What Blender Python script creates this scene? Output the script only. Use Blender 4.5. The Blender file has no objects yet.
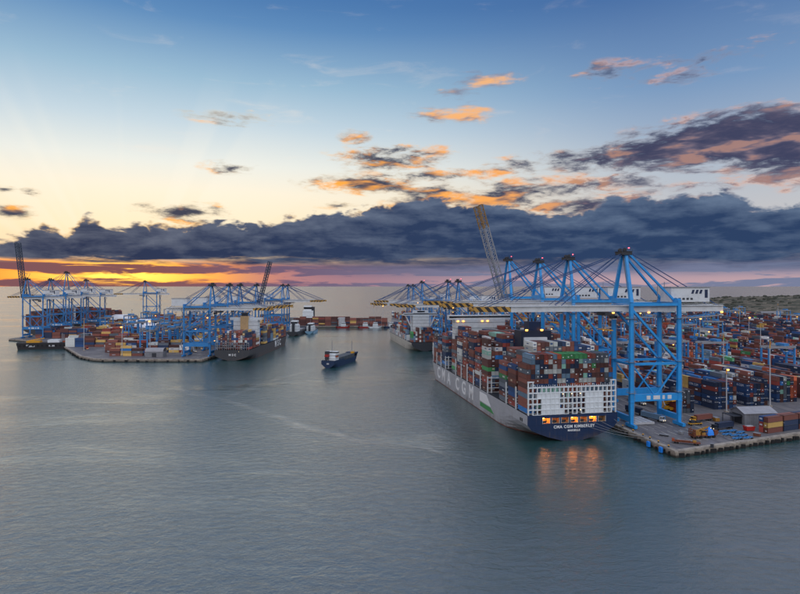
import bpy, math, random
from mathutils import Vector, Matrix
R = math.radians
sc = bpy.context.scene
COL = sc.collection

# ------------------------------------------------------------------ camera
F, CX, HY, H = 560.0, 400.0, 286.0, 83.0          # focal length and horizon in photograph pixels, camera height in metres
cam_data = bpy.data.cameras.new('camera')
cam = bpy.data.objects.new('camera', cam_data); COL.objects.link(cam)
cam.location = (0, 0, H); cam.rotation_euler = (R(90), 0, 0)
cam_data.sensor_fit = 'HORIZONTAL'; cam_data.sensor_width = 36.0
cam_data.lens = 36.0 * F / 800.0; cam_data.shift_y = -11.0 / 800.0
cam_data.clip_start = 1.0; cam_data.clip_end = 200000.0
sc.camera = cam
sc.view_settings.view_transform = 'Standard'; sc.view_settings.look = 'None'
sc.view_settings.gamma = 1.0; sc.view_settings.exposure = 0.6; sc.view_settings.use_curve_mapping = False
sc.cycles.use_denoising = True
sc.cycles.max_bounces = 6; sc.cycles.diffuse_bounces = 3; sc.cycles.glossy_bounces = 3
sc.cycles.caustics_reflective = False; sc.cycles.caustics_refractive = False

def lin(r, g, b):
    f = lambda c: (c/255/12.92 if c/255 <= 0.04045 else ((c/255+0.055)/1.055)**2.4)
    return (f(r), f(g), f(b))

class N:
    """tiny node-graph writer"""
    def __init__(s, nt): s.nt = nt
    def new(s, t, **kw):
        n = s.nt.nodes.new(t)
        for k, v in kw.items(): setattr(n, k, v)
        return n
    def put(s, sock, v):
        if v is None: return
        if isinstance(v, bpy.types.NodeSocket): s.nt.links.new(v, sock)
        elif isinstance(v, (tuple, list)) and len(v) == 3 and sock.type == 'RGBA': sock.default_value = (*v, 1)
        else: sock.default_value = v
    def m(s, op, a, b=None, c=None, clamp=False):
        n = s.new('ShaderNodeMath', operation=op, use_clamp=clamp)
        s.put(n.inputs[0], a); s.put(n.inputs[1], b); s.put(n.inputs[2], c)
        return n.outputs[0]
    def add(s, a, b): return s.m('ADD', a, b)
    def sub(s, a, b): return s.m('SUBTRACT', a, b)
    def mul(s, a, b): return s.m('MULTIPLY', a, b)
    def mx(s, a, b): return s.m('MAXIMUM', a, b)
    def ss(s, v, lo, hi, a=0.0, b=1.0):
        n = s.new('ShaderNodeMapRange', interpolation_type='SMOOTHSTEP')
        s.put(n.inputs[0], v); s.put(n.inputs[1], lo); s.put(n.inputs[2], hi); s.put(n.inputs[3], a); s.put(n.inputs[4], b)
        return n.outputs[0]
    def ls(s, v, lo, hi, a=0.0, b=1.0):
        n = s.new('ShaderNodeMapRange')
        s.put(n.inputs[0], v); s.put(n.inputs[1], lo); s.put(n.inputs[2], hi); s.put(n.inputs[3], a); s.put(n.inputs[4], b)
        return n.outputs[0]
    def mix(s, f, a, b, blend='MIX'):
        n = s.new('ShaderNodeMix', data_type='RGBA', blend_type=blend)
        s.put(n.inputs[0], f); s.put(n.inputs[6], a); s.put(n.inputs[7], b)
        return n.outputs[2]
    def vec(s, op, a, b=None):
        n = s.new('ShaderNodeVectorMath', operation=op)
        s.put(n.inputs[0], a); s.put(n.inputs[1], b)
        return n.outputs[0]
    def noise(s, v, scale, detail=4, rough=0.5, dist=0.0, lac=2.0):
        n = s.new('ShaderNodeTexNoise')
        s.put(n.inputs['Vector'], v); n.inputs['Scale'].default_value = scale; n.inputs['Detail'].default_value = detail
        n.inputs['Roughness'].default_value = rough; n.inputs['Distortion'].default_value = dist; n.inputs['Lacunarity'].default_value = lac
        return n.outputs[0]
    def xyz(s, v):
        n = s.new('ShaderNodeSeparateXYZ'); s.put(n.inputs[0], v); return n.outputs
    def cxyz(s, x, y, z):
        n = s.new('ShaderNodeCombineXYZ'); s.put(n.inputs[0], x); s.put(n.inputs[1], y); s.put(n.inputs[2], z); return n.outputs[0]
    def ramp(s, v, stops, interp='LINEAR'):
        n = s.new('ShaderNodeValToRGB'); s.put(n.inputs[0], v); e = n.color_ramp.elements; n.color_ramp.interpolation = interp
        e[0].position = stops[0][0]; e[0].color = (*stops[0][1], 1); e[1].position = stops[-1][0]; e[1].color = (*stops[-1][1], 1)
        for p, c in stops[1:-1]:
            x = e.new(p); x.color = (*c, 1)
        return n.outputs[0]
    def curve(s, v, pts):
        n = s.new('ShaderNodeFloatCurve'); s.put(n.inputs[1], v); c = n.mapping.curves[0]
        c.points[0].location = pts[0]; c.points[1].location = pts[-1]
        for p in pts[1:-1]: c.points.new(*p)
        n.mapping.update(); return n.outputs[0]

# ------------------------------------------------------------------ sky: low sun behind a cloud bank
SUN_AZ, SUN_EL = -26.0, 3.0
def azel(x, y):
    a = math.atan((x-CX)/F); return math.degrees(a), math.degrees(math.atan((HY-y)/F*math.cos(a)))
world = bpy.data.worlds.new('World'); sc.world = world; world.use_nodes = True
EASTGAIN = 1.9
def build_sky():
    nt = world.node_tree; g = N(nt); bg = nt.nodes['Background']
    sky = g.new('ShaderNodeTexSky', sky_type='NISHITA', sun_disc=False)
    sky.sun_elevation = R(SUN_EL); sky.sun_rotation = R(SUN_AZ); sky.dust_density = 2.0; sky.ozone_density = 4.0
    K = 7.0                                                 # background strength 0.1 times 10
    D = g.new('ShaderNodeTexCoord').outputs['Generated']
    x, y, z = g.xyz(D)
    az = g.mul(g.m('ARCTAN2', x, y), 180/math.pi)
    el = g.mul(g.m('ARCSINE', z), 180/math.pi)
    # clear air: blue overhead, pale near the horizon, cream towards the sun
    t = g.ls(el, 0, 90)
    cool = g.ramp(t, [(0, lin(196,180,182)), (0.06, lin(200,196,196)), (0.12, lin(176,188,202)), (0.2, lin(120,152,190)), (0.29, lin(70,108,162)), (0.5, lin(72,110,162)), (1, lin(78,116,168))])
    warm = g.ramp(t, [(0, lin(255,196,120)), (0.06, lin(255,234,194)), (0.10, lin(253,241,216)), (0.13, lin(236,238,230)), (0.17, lin(198,216,226)), (0.215, lin(156,190,212)), (0.27, lin(96,143,190)), (0.31, lin(68,117,174)), (0.5, lin(68,112,168)), (1, lin(78,116,168))])
    cs = g.add(g.mul(x, math.sin(R(SUN_AZ+4))), g.mul(y, math.cos(R(SUN_AZ+4))))
    wf = g.ss(cs, 0.62, 1.0)
    clear = g.mix(wf, cool, warm)
    # unseen eastern sky, made brighter than the west as added fill for the foreground
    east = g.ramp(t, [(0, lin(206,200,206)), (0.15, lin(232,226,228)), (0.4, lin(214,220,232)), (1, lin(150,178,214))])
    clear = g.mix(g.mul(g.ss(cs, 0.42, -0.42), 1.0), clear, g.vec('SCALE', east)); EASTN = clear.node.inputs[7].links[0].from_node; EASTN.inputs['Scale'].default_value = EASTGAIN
    glow = g.vec('SCALE', sky.outputs[0]); glow.node.inputs['Scale'].default_value = 0.1
    clear = g.mix(0.05, clear, glow)
    # faint fan of rays from the hidden sun
    ra = g.m('ARCTAN2', g.sub(az, SUN_AZ), g.add(el, 2.0)); ray = g.noise(g.cxyz(g.mul(ra, 3.4), 0.3, 0.7), 1.6, 2, 0.5)
    rf = g.mul(g.mul(g.ss(ray, 0.46, 0.62), g.ss(el, 22, 8)), g.ss(g.m('ABSOLUTE', g.sub(az, SUN_AZ)), 22, 4))
    clear = g.mix(g.mul(rf, 0.2), clear, lin(255,246,228))
    # noise fields on the direction sphere
    P = g.vec('MULTIPLY', D, (1, 1, 2.3)); PS = g.vec('MULTIPLY', D, (1, 1, 3.6))
    SUNWARD = (-0.03, 0.0, -0.085)
    fine = g.noise(P, 16, 9, 0.6, 0.35)
    d0 = g.m('MULTIPLY_ADD', g.add(g.mul(g.noise(PS, 12, 8, 0.64, 0.4), 0.68), g.mul(g.noise(PS, 31, 5, 0.62, 0.3), 0.32)), 1.6, -0.3)
    def soft(p): return g.noise(p, 12, 3.5, 0.55, 0.4)
    lit = g.ss(g.sub(soft(PS), soft(g.vec('ADD', PS, SUNWARD))), -0.07, 0.19)   # faces turned to the sun below
    # thin high wisps
    wisp = g.ss(g.noise(g.vec('MULTIPLY', D, (1, 1, 5)), 7, 7, 0.6, 0.6), 0.56, 0.8)
    wisp = g.mul(wisp, g.ss(el, 5, 14)); wisp = g.mul(wisp, g.ss(el, 34, 22))
    clear = g.mix(g.mul(wisp, 0.25), clear, g.mix(wf, lin(196,190,198), lin(250,232,214)))
    # separate clouds, each an ellipse (photograph x, y, half width, half height, weight)
    spots = [(395,158,42,9,1.0),(372,184,48,7,1.0),(484,80,24,6,0.95),(462,94,17,6,.85),(438,116,22,6,.85),(466,116,18,7,.8),(440,190,40,8,.8),(420,176,50,7,.7),
             (608,73,26,9,.75),(594,68,16,4,.7),(182,212,30,8,1.1),(152,208,12,5,.6),(14,212,15,5,1.1),(4,190,10,3,.9),(30,192,9,3,.7),
             (230,117,30,6,.95),(231,168,20,5,.9),(356,138,12,6,.6),(735,140,95,19,1.9),(660,150,60,12,1.45),(800,140,70,24,1.9),(600,160,50,10,1.0),(560,158,24,7,.95),
             (690,168,70,9,.8),(760,170,50,8,.8),(500,196,44,12,1.05),(540,192,50,10,1.0),(590,184,50,7,.8),(476,172,46,6,.85),(520,164,30,6,.8),(640,180,40,8,.75),
             (585,206,60,10,1.0),(655,204,40,7,.9),(430,199,30,9,1.0),(700,184,40,7,.6),(705,60,60,9,.55),(670,77,40,7,.6),(755,45,40,7,.5),(338,206,16,3,.7),(800,184,20,6,.8),(540,185,30,6,.8)]
    ae = g.cxyz(az, el, 0.0); M = None
    for (px, py, rx, ry, wgt) in spots:
        a0, e0 = azel(px, py); a1, _ = azel(px+rx, py); _, e1 = azel(px, py-ry)
        q = g.new('ShaderNodeVectorMath', operation='MULTIPLY_ADD'); g.put(q.inputs[0], ae)
        q.inputs[1].default_value = (1/(a1-a0), 1/(e1-e0), 0); q.inputs[2].default_value = (-a0/(a1-a0), -e0/(e1-e0), 0)
        r = g.new('ShaderNodeVectorMath', operation='LENGTH'); g.put(r.inputs[0], q.outputs[0])
        v = g.m('MULTIPLY_ADD', r.outputs['Value'], -0.52*wgt, wgt*1.08)
        M = v if M is None else g.mx(M, v)
    M = g.mx(M, 0.0)
    behind = g.mul(g.ss(y, 0.45, 0.15), g.ss(g.noise(P, 2.2, 2, 0.5), 0.5, 0.62, 0, .7)); M = g.mx(M, behind)
    dens = g.add(d0, g.mul(M, 0.40))
    alpha = g.mul(g.ss(dens, 0.57, 0.93), g.ss(M, 0.05, 0.3))
    thin = g.ss(dens, 0.84, 0.64)
    sunny = g.ss(az, 34, -6, 0.2, 1)
    high = g.ss(el, 14, 19)
    slate = g.mix(wf, lin(78,84,112), lin(70,76,94))
    orange = g.mix(sunny, lin(216,156,128), lin(255,172,72))
    lt = g.m('POWER', g.m('MULTIPLY_ADD', thin, 0.22, lit, clamp=True), g.m('MULTIPLY_ADD', g.mul(g.ss(g.m('ABSOLUTE', g.sub(az, 1.0)), 9, 19), g.ss(el, 9.8, 11.4, 0.4, 1.0)), 3.4, 1.1))
    lt = g.mul(lt, g.m('ADD', g.ss(az, 22, 11, 0.32, 1.0), g.mul(thin, 1.4), clamp=True))
    tx = g.ss(g.add(g.mul(lit, 0.35), g.mul(d0, 0.75)), 0.25, 0.85); slate = g.mix(tx, g.mix(wf, lin(62,66,94), lin(58,62,80)), g.mix(wf, lin(112,104,122), lin(104,100,108)))
    ccol = g.mix(lt, slate, orange)
    ccol = g.mix(g.mul(thin, 0.45), ccol, g.mix(wf, lin(206,186,184), lin(255,226,168)))
    fire = g.mix(g.m('POWER', lit, 1.7), lin(128,118,134), lin(255,184,104))
    fire = g.mix(g.ss(az, -2, -8), fire, lin(255,240,214))
    ccol = g.mix(g.mul(high, g.ss(az, 19, 15, 0.0, 0.9)), ccol, fire)
    alpha = g.mul(alpha, g.ls(high, 0, 1, 1.0, 0.8))
    col = g.mix(alpha, clear, ccol)
    # strips under the bank: fire near the sun, mauve and pink away from it
    tz = g.ls(az, -40, 40)
    low = g.ramp(tz, [(0, lin(252,120,52)), (0.12, lin(255,122,22)), (0.2, lin(255,130,20)), (0.25, lin(252,112,40)), (0.31, lin(206,122,108)), (0.38, lin(182,128,132)), (0.5, lin(178,138,146)), (0.7, lin(204,164,166)), (1, lin(212,172,170))])
    mauve = g.ramp(tz, [(0, lin(122,84,92)), (0.2, lin(134,84,82)), (0.36, lin(112,92,116)), (0.6, lin(118,120,146)), (1, lin(116,124,152))])
    sv = g.noise(g.vec('MULTIPLY', D, (1, 1, 9)), 9, 7, 0.6, 0.4)
    sv2 = g.add(sv, g.mul(g.m('SINE', g.m('MULTIPLY_ADD', el, 4.2, 1.2)), 0.10))
    strip = g.ss(sv2, 0.44, 0.56)
    strip = g.mx(strip, g.mul(g.ss(az, -16, -2), g.ss(el, 0.5, 1.7, 0.35, 0.95)))
    under = g.mix(strip, low, mauve)
    # bright breaks in the strips right over the hidden sun
    a0, _ = azel(120, 280); gs = g.mul(g.sub(az, a0), 1/8.0); es = g.mul(g.sub(el, 1.0), 1/1.5)
    hot = g.m('POWER', 2.718, g.mul(g.add(g.mul(gs, gs), g.mul(es, es)), -1.0))
    under = g.mix(g.mul(hot, g.ss(sv2, 0.56, 0.42)), under, tuple(v*1.5 for v in lin(255,214,92)))
    # the cloud bank
    top = [(-60,243),(0,240),(25,238),(45,228),(60,231),(78,221),(88,214),(98,217),(108,228),(150,227),(200,224),(260,224),(300,217),(340,213),(400,205),(430,199),(465,205),(500,206),(560,214),(600,206),(650,198),(720,195),(760,203),(800,204),(860,206)]
    pts = []
    for px, py in top:
        a, e = azel(px, py); pts.append(((a+42)/84, e/12))
    tops = g.mul(g.curve(g.ls(az, -42, 42), pts), 12)
    puff = g.m('ABSOLUTE', g.sub(g.noise(P, 24, 3, 0.5, 0.2), 0.5))
    lump = g.sub(g.mul(g.sub(fine, 0.5), 2.6), g.mul(puff, -3.0))
    over = g.sub(g.add(tops, lump), el)
    bank = g.ss(over, -0.12, 0.42)
    base = g.add(g.add(2.2, g.mul(g.sub(sv, 0.5), 2.6)), g.ls(az, -40, 10, 0.25, -0.25))
    bank = g.mul(bank, g.ss(g.sub(el, base), g.ls(az, -22, 2, -0.3, -0.9), g.ls(az, -22, 2, 0.4, 0.9)))
    deep = g.mix(g.ls(az, -30, 20), lin(46,54,80), lin(44,64,98))
    pale = g.mix(g.ls(az, -30, 20), lin(110,114,128), lin(100,118,144))
    PB = g.vec('MULTIPLY', P, (1, 1, 1.35))
    def billow(p): return g.noise(p, 14, 5, 0.56, 0.3)
    b0 = billow(PB); relief = g.sub(b0, billow(g.vec('ADD', PB, (0.012, 0.0, 0.05))))
    strata = g.noise(g.vec('MULTIPLY', D, (1, 1, 8)), 6, 5, 0.6, 0.3)
    tone = g.add(g.add(g.mul(relief, 1.1), g.mul(g.sub(strata, 0.5), 0.8)), g.ls(over, 0.1, 3.0, 0.16, -0.22))
    bcol = g.mix(g.ls(tone, -0.30, 0.48), deep, pale)
    rim = g.mul(g.ss(over, 0.55, 0.05), g.ss(g.noise(P, 9, 3, .5), 0.46, 0.62))
    bcol = g.mix(g.mul(rim, 0.75), bcol, g.mix(wf, lin(198,170,160), lin(255,206,130)))
    lower = g.mix(g.ss(el, 2.9, 1.9), col, under)
    col = g.mix(g.ss(g.sub(el, tops), -1.0, -1.8), col, lower)
    col = g.mix(bank, col, bcol)
    # haze line on the horizon, and below it (never seen: the sea covers it)
    col = g.mix(g.ss(el, -0.2, -3), col, lin(70,84,100))
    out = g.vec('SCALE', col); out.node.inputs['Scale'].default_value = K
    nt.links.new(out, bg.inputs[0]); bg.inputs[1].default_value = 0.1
build_sky()
world.cycles.sampling_method = 'MANUAL'; world.cycles.sample_map_resolution = 256

sun_data = bpy.data.lights.new('sun', 'SUN'); sun = bpy.data.objects.new('sun', sun_data); COL.objects.link(sun)
sun_data.energy = 0.4; sun_data.angle = R(150); sun_data.color = (1.0, 0.66, 0.42)
sun.rotation_euler = Vector((math.sin(R(SUN_AZ))*math.cos(R(SUN_EL)), math.cos(R(SUN_AZ))*math.cos(R(SUN_EL)), math.sin(R(SUN_EL)))).to_track_quat('Z', 'Y').to_euler()

# ------------------------------------------------------------------ materials
MATS = {}
def new_mat(name):
    m = bpy.data.materials.new(name); m.use_nodes = True; nt = m.node_tree
    return m, N(nt), nt.nodes['Principled BSDF']
def paint(name, rgb, rough=0.5, metal=0.0, wear=0.25, scale=0.6, srgb=True, spec=0.4):
    """painted or weathered solid surface: base colour with uneven dirt"""
    if name in MATS: return MATS[name]
    m, g, b = new_mat(name); c = lin(*rgb) if srgb else rgb
    oc = g.new('ShaderNodeTexCoord').outputs['Object']
    n = g.noise(oc, scale, 6, 0.65)
    st = g.noise(g.vec('MULTIPLY', oc, (1, 1, 0.12)), scale*2.2, 5, 0.7)
    dirt = g.m('MAXIMUM', g.ss(n, 0.38, 0.72, 0, wear), g.ss(st, 0.52, 0.74, 0, wear*1.2))
    g.put(b.inputs['Base Color'], g.mix(dirt, c, tuple(v*0.45+0.01 for v in c)))
    b.inputs['Roughness'].default_value = rough; b.inputs['Metallic'].default_value = metal; b.inputs['Specular IOR Level'].default_value = spec
    MATS[name] = m; return m
def emit(name, rgb, strength):
    if name in MATS: return MATS[name]
    m, g, b = new_mat(name)
    g.put(b.inputs['Base Color'], (0.8, 0.6, 0.3)); b.inputs['Emission Color'].default_value = (*rgb, 1); b.inputs['Emission Strength'].default_value = strength
    MATS[name] = m; return m

def water_mat():
    m, g, b = new_mat('water')
    p = g.new('ShaderNodeNewGeometry').outputs['Position']
    swell = g.noise(g.vec('MULTIPLY', p, (1, 1.7, 1)), 0.055, 3, 0.5, 0.6)
    chop = g.noise(g.vec('MULTIPLY', p, (1, 1.5, 1)), 0.22, 5, 0.62, 0.8)
    ripple = g.noise(p, 0.9, 3, 0.6, 0.4)
    # slicks and old wakes: calmer bands
    warp = g.vec('ADD', p, g.vec('SCALE', g.cxyz(g.noise(p, 0.012, 3), g.noise(p, 0.015, 3), 0.0)))
    warp.node.inputs[1].links[0].from_node.inputs['Scale'].default_value = 34
    slick = g.ss(g.noise(g.vec('MULTIPLY', warp, (0.35, 1.3, 1)), 0.011, 5, 0.6, 0.7), 0.50, 0.68)
    wx, wy, wz = g.xyz(warp)
    def band(a, b, c, w, y0, y1):
        f = g.m('MULTIPLY_ADD', g.m('MULTIPLY_ADD', wy, a, b), wy, c)
        k = g.ss(g.m('ABSOLUTE', g.sub(wx, f)), w, 0.0); return g.mul(g.mul(k, g.ss(wy, y0-25, y0+10)), g.ss(wy, y1+40, y1-10))
    trail = g.mx(g.mx(band(0.0, -1.05, 330.0, 9.0, 315, 470), band(0.0, -1.5, 480.0, 5.0, 290, 345)), g.mul(band(0.0, 0.30, -246.0, 6.0, 440, 560), 0.9))
    trail = g.mul(trail, g.ss(g.noise(p, 0.05, 6, 0.7), 0.3, 0.68, 0.12, 0.75))
    slick = g.mx(slick, trail)
    h = g.add(g.add(g.mul(swell, 0.8), g.mul(chop, g.ls(slick, 0, 1, 0.75, 0.25))), g.mul(ripple, g.ls(slick, 0, 1, 0.22, 0.08)))
    bp = g.new('ShaderNodeBump'); bp.inputs['Strength'].default_value = 0.5; bp.inputs['Distance'].default_value = 1.0
    g.put(bp.inputs['Height'], h); g.put(b.inputs['Normal'], bp.outputs[0])
    g.put(b.inputs['Base Color'], g.mix(trail, (0.016, 0.058, 0.060), (0.11, 0.14, 0.14)))
    g.put(b.inputs['Roughness'], g.ls(slick, 0, 1, 0.22, 0.13))
    b.inputs['IOR'].default_value = 2.6; b.inputs['Specular IOR Level'].default_value = 0.62
    return m

# ------------------------------------------------------------------ mesh helpers
class MB:
    """collects boxes, beams, prisms; build() links them as ONE mesh object"""
    def __init__(s): s.v = []; s.f = []; s.mi = []
    def quadbox(s, c8, mi=0):
        o = len(s.v); s.v += [tuple(c) for c in c8]
        for f in ((0,3,2,1),(4,5,6,7),(0,1,5,4),(1,2,6,5),(2,3,7,6),(3,0,4,7)):
            s.f.append(tuple(o+i for i in f)); s.mi.append(mi)
        return s
    def box(s, x0, x1, y0, y1, z0, z1, mi=0):
        return s.quadbox([(x0,y0,z0),(x1,y0,z0),(x1,y1,z0),(x0,y1,z0),(x0,y0,z1),(x1,y0,z1),(x1,y1,z1),(x0,y1,z1)], mi)
    def beam(s, p, q, w, h=None, w2=None, h2=None, mi=0):
        h = w if h is None else h; w2 = w if w2 is None else w2; h2 = h if h2 is None else h2
        p = Vector(p); q = Vector(q); d = (q-p).normalized()
        up = Vector((0,0,1)) if abs(d.z) < 0.9 else Vector((0,1,0))
        a = d.cross(up).normalized(); b = a.cross(d).normalized()
        return s.quadbox([p-a*w/2-b*h/2, p+a*w/2-b*h/2, p+a*w/2+b*h/2, p-a*w/2+b*h/2, q-a*w2/2-b*h2/2, q+a*w2/2-b*h2/2, q+a*w2/2+b*h2/2, q-a*w2/2+b*h2/2], mi)
    def tube(s, p, q, r, r2=None, n=8, mi=0):
        r2 = r if r2 is None else r2; p = Vector(p); q = Vector(q); d = (q-p).normalized()
        up = Vector((0,0,1)) if abs(d.z) < 0.9 else Vector((0,1,0))
        a = d.cross(up).normalized(); b = a.cross(d).normalized(); o = len(s.v)
        for (c, rr) in ((p, r), (q, r2)):
            for i in range(n):
                t = 2*math.pi*i/n; s.v.append(tuple(c + a*math.cos(t)*rr + b*math.sin(t)*rr))
        for i in range(n):
            j = (i+1) % n; s.f.append((o+i, o+j, o+n+j, o+n+i)); s.mi.append(mi)
        s.f.append(tuple(o+i for i in range(n-1,-1,-1))); s.mi.append(mi)
        s.f.append(tuple(o+n+i for i in range(n))); s.mi.append(mi)
        return s
    def poly(s, pts, mi=0):
        o = len(s.v); s.v += [tuple(p) for p in pts]; s.f.append(tuple(range(o, o+len(pts)))); s.mi.append(mi); return s
    def prism(s, pts, z0, z1, mi=0, side=None):
        n = len(pts); o = len(s.v); side = mi if side is None else side
        s.v += [(p[0], p[1], z0) for p in pts] + [(p[0], p[1], z1) for p in pts]
        s.f.append(tuple(range(o+n, o+2*n))); s.mi.append(mi)
        s.f.append(tuple(range(o+n-1, o-1, -1))); s.mi.append(mi)
        for i in range(n):
            j = (i+1) % n; s.f.append((o+i, o+j, o+n+j, o+n+i)); s.mi.append(side)
        return s
    def mesh(s, name, mats):
        me = bpy.data.meshes.new(name); me.from_pydata(s.v, [], s.f)
        mats = mats if isinstance(mats, (list, tuple)) else [mats]
        for m in mats: me.materials.append(m)
        if len(mats) > 1: me.polygons.foreach_set('material_index', s.mi)
        me.update(); return me
    def build(s, name, mats, parent=None, loc=None):
        o = bpy.data.objects.new(name, s.mesh(name, mats)); COL.objects.link(o)
        if parent: o.parent = parent
        if loc: o.location = loc
        return o
def tag(o, label=None, cat=None, group=None, kind=None):
    if label: o['label'] = label
    if cat: o['category'] = cat
    if group: o['group'] = group
    if kind: o['kind'] = kind
    return o
def empty(name, loc, rz=0.0):
    o = bpy.data.objects.new(name, None); COL.objects.link(o); o.location = loc; o.rotation_euler = (0, 0, rz); o.empty_display_size = 2; return o
KIDS = {}
def kid(o):
    KIDS.setdefault(o.parent, []).append(o); return o
def copy_tree(o, parent=None):
    c = o.copy(); COL.objects.link(c); c.parent = parent
    for ch in o.children: copy_tree(ch, c)
    return c
def part(mb, name, mats, parent, loc=None): return mb.build(name, mats, parent, loc)
def text_mesh(cu, name):
    tmp = bpy.data.objects.new('tmp_text', cu); COL.objects.link(tmp); dg = bpy.context.evaluated_depsgraph_get()
    me = bpy.data.meshes.new_from_object(tmp.evaluated_get(dg)); me.name = name
    bpy.data.objects.remove(tmp); return me
def letters(text, size, mat, parent, loc, rot, name='lettering', extrude=0.04, spacing=1.0, bold=0.0):
    cu = bpy.data.curves.new(name, 'FONT'); cu.body = text; cu.size = size; cu.align_x = 'CENTER'; cu.align_y = 'CENTER'
    cu.extrude = extrude; cu.space_character = spacing; cu.offset = bold; cu.resolution_u = 3; cu.materials.append(mat)
    o = bpy.data.objects.new(name, text_mesh(cu, name)); COL.objects.link(o); o.parent = parent; o.location = loc; o.rotation_euler = rot; return o
def ground(px, py, z=0.0):
    Y = F*(H-z)/(py-HY); return ((px-CX)/F*Y, Y, z)
def pxx(X, Y): return CX + F*X/Y
ORD = ['first','second','third','fourth','fifth','sixth','seventh','eighth','ninth','tenth','eleventh','twelfth','thirteenth','fourteenth','fifteenth','sixteenth','seventeenth','eighteenth','nineteenth','twentieth']
def nth(i):
    if i < 20: return ORD[i]
    n = i+1; return '%d%s' % (n, 'th' if 10 <= n % 100 <= 20 else {1:'st',2:'nd',3:'rd'}.get(n % 10, 'th'))
random.seed(7)
# ------------------------------------------------------------------ sea
def plane_water():
    me = bpy.data.meshes.new('water'); S = 90000
    me.from_pydata([(-S,-3000,0),(S,-3000,0),(S,S,0),(-S,S,0)], [], [(0,1,2,3)]); me.materials.append(water_mat())
    o = bpy.data.objects.new('water', me); COL.objects.link(o); tag(o, 'grey teal harbour water rippling out to the horizon', kind='structure')
plane_water()
# ------------------------------------------------------------------ shared materials
BLUE = paint('crane blue', (40, 146, 216), 0.45, wear=0.30, scale=0.25)
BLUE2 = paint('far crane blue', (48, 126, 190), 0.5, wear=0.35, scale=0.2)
BLUE3 = paint('yard gantry blue', (54, 128, 190), 0.5, wear=0.25, scale=0.3)
WHITE = paint('girder white', (206, 210, 214), 0.5, wear=0.35, scale=0.3)
SHIPWHITE = paint('ship white', (214, 220, 224), 0.5, wear=0.25, scale=0.3)
DARK = paint('dark steel', (46, 50, 58), 0.6, wear=0.3)
ROPE = paint('stay steel', (40, 72, 120), 0.55, wear=0.2)
YELLOW = paint('machine yellow', (206, 150, 40), 0.5, wear=0.4, scale=0.8)
ORANGE = paint('rust orange', (150, 72, 40), 0.6, wear=0.4, scale=0.8)
RED = paint('signal red', (170, 36, 32), 0.5, wear=0.3)
GREY = paint('machine grey', (138, 140, 146), 0.6, wear=0.35)
PALEGREY = paint('pale grey steel', (176, 178, 182), 0.55, wear=0.35, scale=0.3)
NAVY = paint('navy hull', (13, 37, 72), 0.4, wear=0.25, scale=0.15)
BANDGREY = paint('window row', (104, 114, 124), .3, wear=0.1)
RUBBER = paint('rubber', (22, 22, 24), 0.8, wear=0.2)
GLASS = paint('dark window', (18, 24, 32), 0.12, wear=0.0, spec=0.6)
TARP = paint('blue tarpaulin', (30, 130, 230), 0.5, wear=0.2)
TAN = paint('tan funnel', (196, 164, 120), 0.5, wear=0.3)
LAMP = emit('sodium lamp', (1.0, 0.40, 0.06), 2.2)
LAMPW = emit('mooring deck lamp', (1.0, 0.33, 0.04), 60.0)
HEAD = emit('headlight', (1.0, 0.8, 0.5), 1.6)
REDLAMP = emit('red beacon', (1.0, 0.05, 0.10), 4.0)
def hazard_mat():
    m, g, b = new_mat('hazard stripes')
    x, y, z = g.xyz(g.new('ShaderNodeTexCoord').outputs['Object'])
    s = g.m('FRACT', g.mul(g.add(x, g.mul(z, 0.9)), 0.21))
    g.put(b.inputs['Base Color'], g.mix(g.m('GREATER_THAN', s, 0.5), (0.012, 0.012, 0.014), lin(176,134,58))); b.inputs['Roughness'].default_value = 0.55
    return m
HAZARD = hazard_mat()
def ground_mat(name, c1, c2, c3):
    m, g, b = new_mat(name)
    p = g.new('ShaderNodeNewGeometry').outputs['Position']
    n = g.noise(p, 0.04, 6, 0.6, 0.4); n2 = g.noise(g.vec('MULTIPLY', p, (1, 0.1, 1)), 0.55, 5, 0.65); n3 = g.noise(p, 0.16, 6, 0.7, 0.8)
    c = g.mix(g.ss(n, 0.35, 0.65), lin(*c1), lin(*c2)); c = g.mix(g.ss(n2, 0.48, 0.68, 0, 0.75), c, lin(*c3)); c = g.mix(g.ss(n3, 0.58, 0.7, 0, 0.7), c, lin(48,46,48))
    g.put(b.inputs['Base Color'], c); g.put(b.inputs['Roughness'], g.ls(n, 0.3, 0.7, 0.42, 0.75)); b.inputs['Specular IOR Level'].default_value = 0.4
    return m
ASPHALT = ground_mat('apron asphalt', (116,112,112), (96,94,98), (78,76,80))
def concrete_mat():
    m, g, b = new_mat('quay concrete')
    p = g.new('ShaderNodeNewGeometry').outputs['Position']; x, y, z = g.xyz(p)
    n = g.noise(p, 0.25, 7, 0.7, 0.5); weed = g.ss(g.add(z, g.mul(g.sub(n, 0.5), 3.0)), 2.0, 0.2)
    c = g.mix(g.ss(n, 0.35, 0.68), lin(168,158,146), lin(112,104,98)); c = g.mix(weed, c, lin(44,42,38))
    g.put(b.inputs['Base Color'], c); b.inputs['Roughness'].default_value = 0.85
    bp = g.new('ShaderNodeBump'); bp.inputs['Strength'].default_value = 0.6; bp.inputs['Distance'].default_value = 0.3; g.put(bp.inputs['Height'], n); g.put(b.inputs['Normal'], bp.outputs[0])
    return m
CONCRETE = concrete_mat()
PAINTLINE = paint('lane paint', (190, 186, 176), 0.7, wear=0.7, scale=0.5)

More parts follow.
